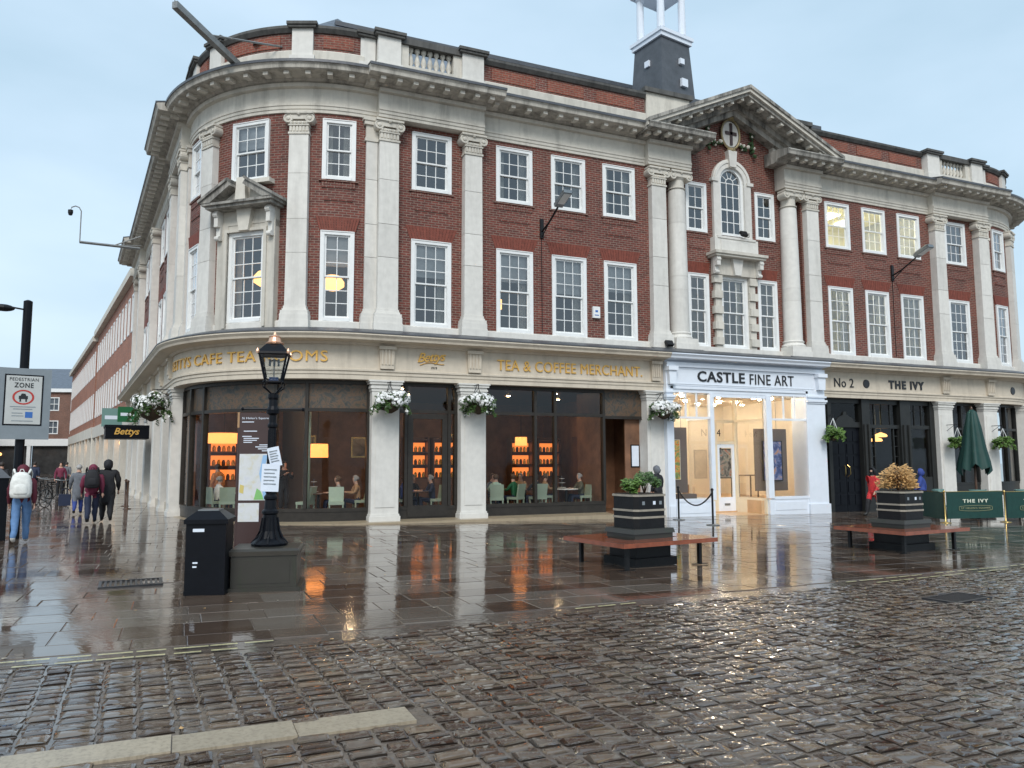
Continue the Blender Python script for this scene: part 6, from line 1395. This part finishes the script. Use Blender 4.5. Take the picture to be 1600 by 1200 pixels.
# ------------------------------------------------------------------ fixtures on the front
def wall_lamp(U, label):
    o = thing('wall_street_lamp', label, 'street light', P(U, 0, 9.15), 0, 'street lights on the brick wall'); m = MB(); m.box(-.06, .06, -.06, 0, -.32, .32); m.build('bracket', ['black_metal'], o)
    m = MB(); m.tube([(0, -.05, -.1), (.03, -.5, .06), (.05, -1.1, .38)], .032, 8); m.tube([(0, -.05, -.28), (.02, -.45, .0)], .018, 6); m.build('arm', ['black_metal'], o)
    m = MB(); T = Matrix.Translation((.06, -1.4, .50)) @ Matrix.Rotation(radians(-20), 4, 'X'); m.box(-.14, .14, -.42, .30, -.02, .10, T=T); m.frustum((0, -.05), .28, .70, .18, .5, .10, .17, T=T); m.build('lamp_head', ['grey_metal'], o); m = MB(); m.box(-.11, .11, -.36, .12, -.035, -.02, T=T); m.build('lens', ['white_paint'], o)
    m = MB(); m.tube([(0, -.012, -.32), (0, -.012, -3.4)], .012, 5); m.build('cable', ['black_metal'], o)
wall_lamp(10.46, 'black street light on the brick wall over the left row of three windows'); wall_lamp(26.14, 'black street light on the brick wall over the right row of three windows')
m = MB(); m.box(-.13, .13, -.09, 0, -.19, .19); o = tag(m.build('alarm_box', ['white_paint'], None, loc=(12.42, 0, 6.53)), 'white alarm box on the brick wall between two lower windows', 'alarm box'); m = MB(); m.box(-.05, .05, -.094, -.09, .0, .07); m.box(-.08, .08, -.094, -.09, -.11, -.08); m.build('badge', ['blue_paint'], o)
for x, y, z, t in ((18.62, -.2, 9.75, 'on the shelf below the arched window'), (15.0, -.55, 5.44, 'on the shop cornice left of the gallery sign')):
    o = thing('floodlight', 'small black floodlight '+t, 'floodlight', (x, y, z)); T = Matrix.Rotation(radians(-35), 4, 'X'); m = MB(); m.box(-.14, .14, -.05, .05, .08, .28, T=T); m.build('lamp_head', ['black_metal'], o); m = MB(); m.tube([(-.15, 0, .16), (-.15, 0, 0), (.15, 0, 0), (.15, 0, .16)], .014, 5); m.build('yoke', ['black_metal'], o)
o = thing('flagpole', 'grey steel flagpole beam jutting from the curved parapet', 'flagpole', (0, 0, 0)); A_, B_ = P(1.22, .55, 13.12), P(1.22, 3.2, 13.50); dd = (B_-A_).normalized(); sx = dd.cross(Vector((0, 0, 1))).normalized()*.085; sz = Vector((0, 0, .09))
m = MB(); m.add([p+s for p in (A_, B_) for s in (-sx-sz, sx-sz, sx+sz, -sx+sz)], [(3, 2, 1, 0), (4, 5, 6, 7), (0, 1, 5, 4), (1, 2, 6, 5), (2, 3, 7, 6), (3, 0, 4, 7)]); m.build('beam', ['steel_beam'], o)
m = MB(); m.tube([P(1.22, 1.8, 13.42), P(2.15, -.04, 13.95)], .03, 6); m.tube([P(1.22, 1.8, 13.42), P(.4, -.04, 13.95)], .03, 6); m.build('stay', ['steel_beam'], o); m = MB(); m.tube([B_, B_+Vector((0, 0, .45))], .012, 5); m.build('spike', ['steel_beam'], o)
o = thing('camera_bracket', 'grey bracket with swan neck security camera on the side street front', 'camera', (0, 0, 0)); A_ = Vector((-2.0, 14.0, 10.8)); B_ = Vector((-4.36, 14.6, 11.0))
m = MB(); m.tube([A_, B_], .06, 4); m.build('beam', ['steel_beam'], o); m = MB(); m.tube([A_+Vector((0, 0, .55)), A_.lerp(B_, .45)], .03, 5); m.tube([A_+Vector((0, .6, .3)), A_.lerp(B_, .45)], .03, 5); m.build('stay', ['steel_beam'], o)
m = MB(); m.tube([B_, B_+Vector((0, 0, 1.35)), B_+Vector((-.08, 0, 1.5)), B_+Vector((-.22, 0, 1.55)), B_+Vector((-.36, 0, 1.48)), B_+Vector((-.4, 0, 1.35))], .025, 6); m.build('swan_neck', ['steel_beam'], o); m = MB(); m.lathe([(.03, .12), (.1, .1), (.1, -.02), (.07, -.12), (.02, -.14)], 10, c=(B_.x-.4, B_.y), z=B_.z+1.25); m.build('camera_dome', ['black_metal'], o)

# ------------------------------------------------------------------ left: traffic sign, cabinet, side street
zx, zy = -3.31, -2.14; o = thing('zone_sign', 'grey pedestrian zone sign board on a black pole at the left edge', 'sign', at(zx, zy), radians(14))
m = MB(); m.lathe([(.095, 0), (.09, 5.25), (.03, 5.28)], 14); m.build('pole', ['black_paint'], o)
m = MB(); m.box(-.50, .52, -.17, -.11, 2.16, 3.72); m.build('board', ['sign_grey'], o); m = MB(); m.box(-.36, .37, -.178, -.17, 2.46, 3.58); m.build('poster_border', ['black_paint'], o); m = MB(); m.box(-.33, .34, -.184, -.178, 2.49, 3.55); m.build('poster', ['poster_pale'], o)
fit_text('PEDESTRIAN', .54, .07, lambda x, z, t: Vector((.0+x, -.185-t, 3.44+z)), 'black_letter', o, extr=.002, sp=1.1); fit_text('ZONE', .36, .11, lambda x, z, t: Vector((.0+x, -.185-t, 3.29+z)), 'black_letter', o, extr=.002, sp=1.15, bold=.02)
m = MB(); n = 28; m.add([(.0+r_*cos(2*pi*k/n), -.187, 3.08+r_*sin(2*pi*k/n)*.80) for r_ in (.165, .205) for k in range(n)], [(k, (k+1) % n, n+(k+1) % n, n+k) for k in range(n)]); m.build('red_ring', ['red_paint'], o)
m = MB(); m.box(-.085, .085, -.1875, -.1845, 3.04, 3.11); m.prism([(-.055, 3.11), (.055, 3.11), (.035, 3.16), (-.035, 3.16)], -.1875, -.1845); m.box(-.07, -.04, -.1875, -.1845, 2.98, 3.04); m.box(.04, .07, -.1875, -.1845, 2.98, 3.04); m.build('vehicle_symbol', ['black_letter'], o)
for z, a, b in ((2.86, -.24, .24), (2.81, -.18, .18), (2.72, -.2, .0), (2.66, -.2, .02), (2.55, -.2, .2)): m = MB(); m.box(a, b, -.187, -.1845, z, z+.018); m.build('text_line', ['sign_grey'], o)
m = MB(); m.box(.05, .19, -.187, -.1845, 2.63, 2.76); m.build('blue_panel', ['blue_paint'], o)
m = MB(); m.tube([(0, 0, 5.05), (-.32, -.02, 5.08)], .02, 6); m.build('lamp_arm', ['black_metal'], o); m = MB(); m.ball((-.46, -.02, 5.05), .2, 12, 8, 0, (1.1, .6, .4)); m.build('lamp_head', ['black_metal'], o)
o = thing('utility_cabinet', 'black cabinet with sloping grey lid at the foot of the zone sign', 'cabinet', at(-3.75, -2.35), radians(12)); m = MB(); m.box(-.30, .30, -.25, .25, 0, 1.32); m.build('body', ['black_paint'], o); m = MB(); m.frustum((0, 0), .68, .58, .2, .2, 1.32, 1.58); m.build('lid', ['lead'], o)
# canopy, hanging signs and posts along the side street
def sideP(d, o_, z): return P(UD-d, o_, z)
o = thing('canopy_sign', 'black canopy with gold script lettering over the side entrance', 'canopy', sideP(8.6, .3, 2.5), ang(-10)); m = MB()
m.box(-.75, .75, -1.55, 0, .08, .58); m.box(-.78, .78, -1.58, 0, .52, .62); m.build('body', ['black_paint'], o)
# gold script on the end of the canopy that faces the square
fit_text('Bettys', .9, .34, lambda x, z, t: Vector((.752+t, -.8+x, .16+z)), 'gold', o, extr=.01, shear=.3, bold=.02)
for d, o_, z, w_, h_, mt_, t in ((13.5, .8, 3.5, .8, .7, 'green_sign', 'green projecting shop sign beyond the black canopy'), (16.5, 1.3, 3.4, .9, .9, 'teal_sign', 'pale teal projecting shop sign beyond the black canopy')):
    q = thing('projecting_sign', t, 'sign', sideP(d, o_, z), ang(-10)); m = MB(); m.box(-.06, .06, -w_/2, w_/2, 0, h_); m.build('panel', [mt_], q); m = MB(); m.tube([(0, w_/2+o_-.2, h_*.8), (0, -w_/2, h_*.8+.03)], .02, 5); m.build('bracket', ['black_metal'], q); m = MB(); m.box(.061, .066, -w_*.35, w_*.35, h_*.4, h_*.6); m.build('stripe', ['paper'], q)
for k, (d, o_) in enumerate(((5.0, 1.15), (7.0, 1.1))):
    m = MB(); p = sideP(d, o_, 0); m.lathe([(.14, 0), (.14, .02), (.035, .04), (.035, .95), (.06, .97), (.03, 1.03)], 12); q = tag(m.build('barrier_post', ['dark_wood'], None, True, (p.x, p.y, gz(p.x))), ('near' if k == 0 else 'far')+' dark rope post by the side entrance', 'post', 'rope posts')
    if k == 0: p2 = sideP(7.0, 1.1, 0)-p; m = MB(); m.tube([(p2.x*t, p2.y*t, .9-.3*4*t*(1-t)) for t in [i/10 for i in range(11)]], .02, 6); m.build('rope', ['black_metal'], q)
def bicycle(x, y, rz, label):
    o = thing('bicycle', label, 'bicycle', at(x, y), rz, 'parked bicycles')
    for wx in (-.52, .52):
        m = MB(); n = 20; ring_ = [(wx+.33*cos(2*pi*k/n), 0, .34+.33*sin(2*pi*k/n)) for k in range(n+1)]; m.tube(ring_, .018, 5); m.build('tyre', ['shoe'], o)
        m = MB(); [m.tube([(wx, 0, .34), (wx+.32*cos(pi*k/5), 0, .34+.32*sin(pi*k/5))], .004, 3) for k in range(10)]; m.build('spokes', ['grey_metal'], o)
    m = MB(); [m.tube(q, .016, 6) for q in ([(-.52, 0, .34), (-.12, 0, .32), (.38, 0, .82), (-.22, 0, .82), (-.52, 0, .34)], [(-.12, 0, .32), (-.24, 0, .88)], [(.52, 0, .34), (.40, 0, .72), (.36, 0, .95)])]; m.build('frame', ['black_metal'], o)
    m = MB(); m.tube([(.30, -.28, 1.0), (.36, -.1, .97), (.36, .1, .97), (.30, .28, 1.0)], .014, 6); m.build('handlebar', ['grey_metal'], o); m = MB(); m.prism([(-.36, .88), (-.12, .89), (-.12, .92), (-.36, .93)], -.06, .06); m.build('saddle', ['black_metal'], o)
bicycle(-4.3, 11.2, radians(60), 'parked bicycle nearest the walkers on the side street'); bicycle(-5.0, 13.2, radians(75), 'parked bicycle behind the nearest one on the side street'); bicycle(-5.6, 15.5, radians(50), 'parked bicycle farthest along the side street')

# ------------------------------------------------------------------ farther buildings of the side street
def far_front(name, label, A, Bp, H, nwin, floors, shop, mats_, roof=0, depth=10, sill=4.6):
    """building whose front runs from A to Bp (front faces left of travel)"""
    A, Bp = Vector(A), Vector(Bp); d = Bp-A; L_ = d.length; o = thing(name, label, 'building', (A.x, A.y, gz(A.x)), math.atan2(d.y, d.x))
    m = MB(); ww = L_/nwin; fh = (H-sill)/floors; opn = [(k*ww+ww*.26, k*ww+ww*.74, sill+f*fh+fh*.2, sill+f*fh+fh*.78) for k in range(nwin) for f in range(floors)]
    xs = sorted({0, L_}|{q for a in opn for q in a[:2]}); zs = sorted({sill, H}|{q for a in opn for q in a[2:]})
    for a, b in zip(xs[:-1], xs[1:]):
        for c, e_ in zip(zs[:-1], zs[1:]):
            if any(q[0] < (a+b)/2 < q[1] and q[2] < (c+e_)/2 < q[3] for q in opn): continue
            m.quad((a, 0, c), (a, 0, e_), (b, 0, e_), (b, 0, c), 0, [(a, c), (a, e_), (b, e_), (b, c)])
    m.quad((0, 0, 0), (0, 0, H), (0, -depth, H), (0, -depth, 0)); m.quad((L_, 0, 0), (L_, -depth, 0), (L_, -depth, H), (L_, 0, H)); m.build('wall', [mats_[0]], o)
    w = MB(); wd, ht = opn[0][1]-opn[0][0], opn[0][3]-opn[0][2]; t = .12
    w.box(0, t, -.2, .04, 0, ht); w.box(wd-t, wd, -.2, .04, 0, ht); w.box(t, wd-t, -.2, .04, 0, t); w.box(t, wd-t, -.2, .04, ht-t, ht); w.box(t, wd-t, -.16, -.04, ht/2-.04, ht/2+.04); w.box(wd/2-.03, wd/2+.03, -.16, -.05, t, ht-t); wme = w.mesh('window', ['white_paint'])
    g = MB(); g.quad((t, -.12, t), (t, -.12, ht-t), (wd-t, -.12, ht-t), (wd-t, -.12, t)); gme = g.mesh('pane', ['far_glass'])
    for q in opn: p = link('window', wme, o, (q[0], 0, q[2])); link('pane', gme, p)
    m = MB(); m.box(-.1, L_+.1, -.3, .35, H, H+.45); m.build('cornice', [mats_[1]], o)
    m = MB(); m.box(0, L_, -.3, .12, sill-.9, sill); m.build('shop_fascia', [mats_[1]], o)
    n = max(2, nwin//2)
    for k in range(n+1): x = L_*k/n; m = MB(); m.box(x-.22, x+.22, -.3, .1, 0, sill-.9); m.build('shop_pier', [mats_[1]], o)
    for k in range(n): m = MB(); a, b = L_*k/n+.22, L_*(k+1)/n-.22; m.box(a, b, -.5, -.4, 0, sill-.9); m.build('shop_window', ['far_shop'], o)
    for k in range(n):
        for j_ in range(3 if k % 2 else 1): m = MB(); m.ball((L_*(k+.2+.28*j_)/n+.3, -.34, sill-1.7-.25*(j_ % 2)), .2, 8, 6); m.build('shop_lamp', ['lamp_warm'], o, True)
    if roof:
        m = MB(); r_ = roof; m.add([(-.2, .3, H+.45), (L_+.2, .3, H+.45), (L_+.2, -depth, H+.45), (-.2, -depth, H+.45), (min(3.5, L_*.3), -depth*.45, H+.45+r_), (L_-min(3.5, L_*.3), -depth*.45, H+.45+r_)], [(0, 4, 5, 1), (1, 5, 2), (2, 5, 4, 3), (3, 4, 0)]); m.build('roof', ['slate'], o)
        m = MB(); m.box(1.2, 2.6, -depth*.5, -depth*.5+1, H+.4, H+r_+.8); m.build('chimney', [mats_[0]], o)
    return o
mat('far_glass', (.10, .12, .14), .1, 0, .3, .5); mat('far_shop', (.05, .05, .05), .15, 0, .4, 1); mat('lit_shop', (.8, .6, .35), .5, emit=(1, .70, .40), estr=.12)
E_ = P(UD-22.2, 0, 0)
far_front('terrace_building', 'orange brick building with rows of white windows beyond the corner building', (E_.x-.2, E_.y+.6), (E_.x-4.4, E_.y+26), 12.4, 14, 2, 'lit_shop', ('brick_orange', 'stone'), 0)
far_front('terrace_building', 'pale fronted building farther along the side street', (E_.x-4.5, E_.y+26.2), (E_.x-10.0, E_.y+58), 12.0, 18, 2, 'lit_shop', ('brick_orange', 'stone'), 0)
far_front('street_end_building', 'brown brick building with white sash windows and slate roof closing the side street', (-11.6, 91.), (-24.6, 94.6), 10.6, 5, 2, 'lit_shop', ('brick_brown', 'white_paint'), 3.2, 12)
far_front('left_shop_building', 'dark shop building with lit windows at the far left', (-27, 95), (-22.5, 66), 9.5, 6, 2, 'lit_shop', ('brick_brown', 'stone'), 0)
for o in [q for q in COL.objects if q.name.startswith('modillion_row')]: o['kind'] = 'stuff'

lt = MB(); r5 = random.Random(21)
for k in range(170):
    x, y = r5.uniform(-3, 12), r5.uniform(-18.5, -7.5); a = r5.uniform(0, pi); l_ = r5.uniform(.012, .035); w_ = l_*r5.uniform(.4, .8); z = gz(x)+.011; ca_, sa_ = cos(a), sin(a)
    lt.add([(x+ca_*l_, y+sa_*l_, z+.002), (x-sa_*w_, y+ca_*w_, z), (x-ca_*l_, y-sa_*l_, z+.004), (x+sa_*w_, y-ca_*w_, z)], [(0, 1, 2, 3)], r5.choice((0, 0, 1)))
tag(lt.build('fallen_petals', ['kerb_pale', 'leaf_straw']), 'small pale petals and scraps scattered over the wet paving', 'litter', kind='stuff')
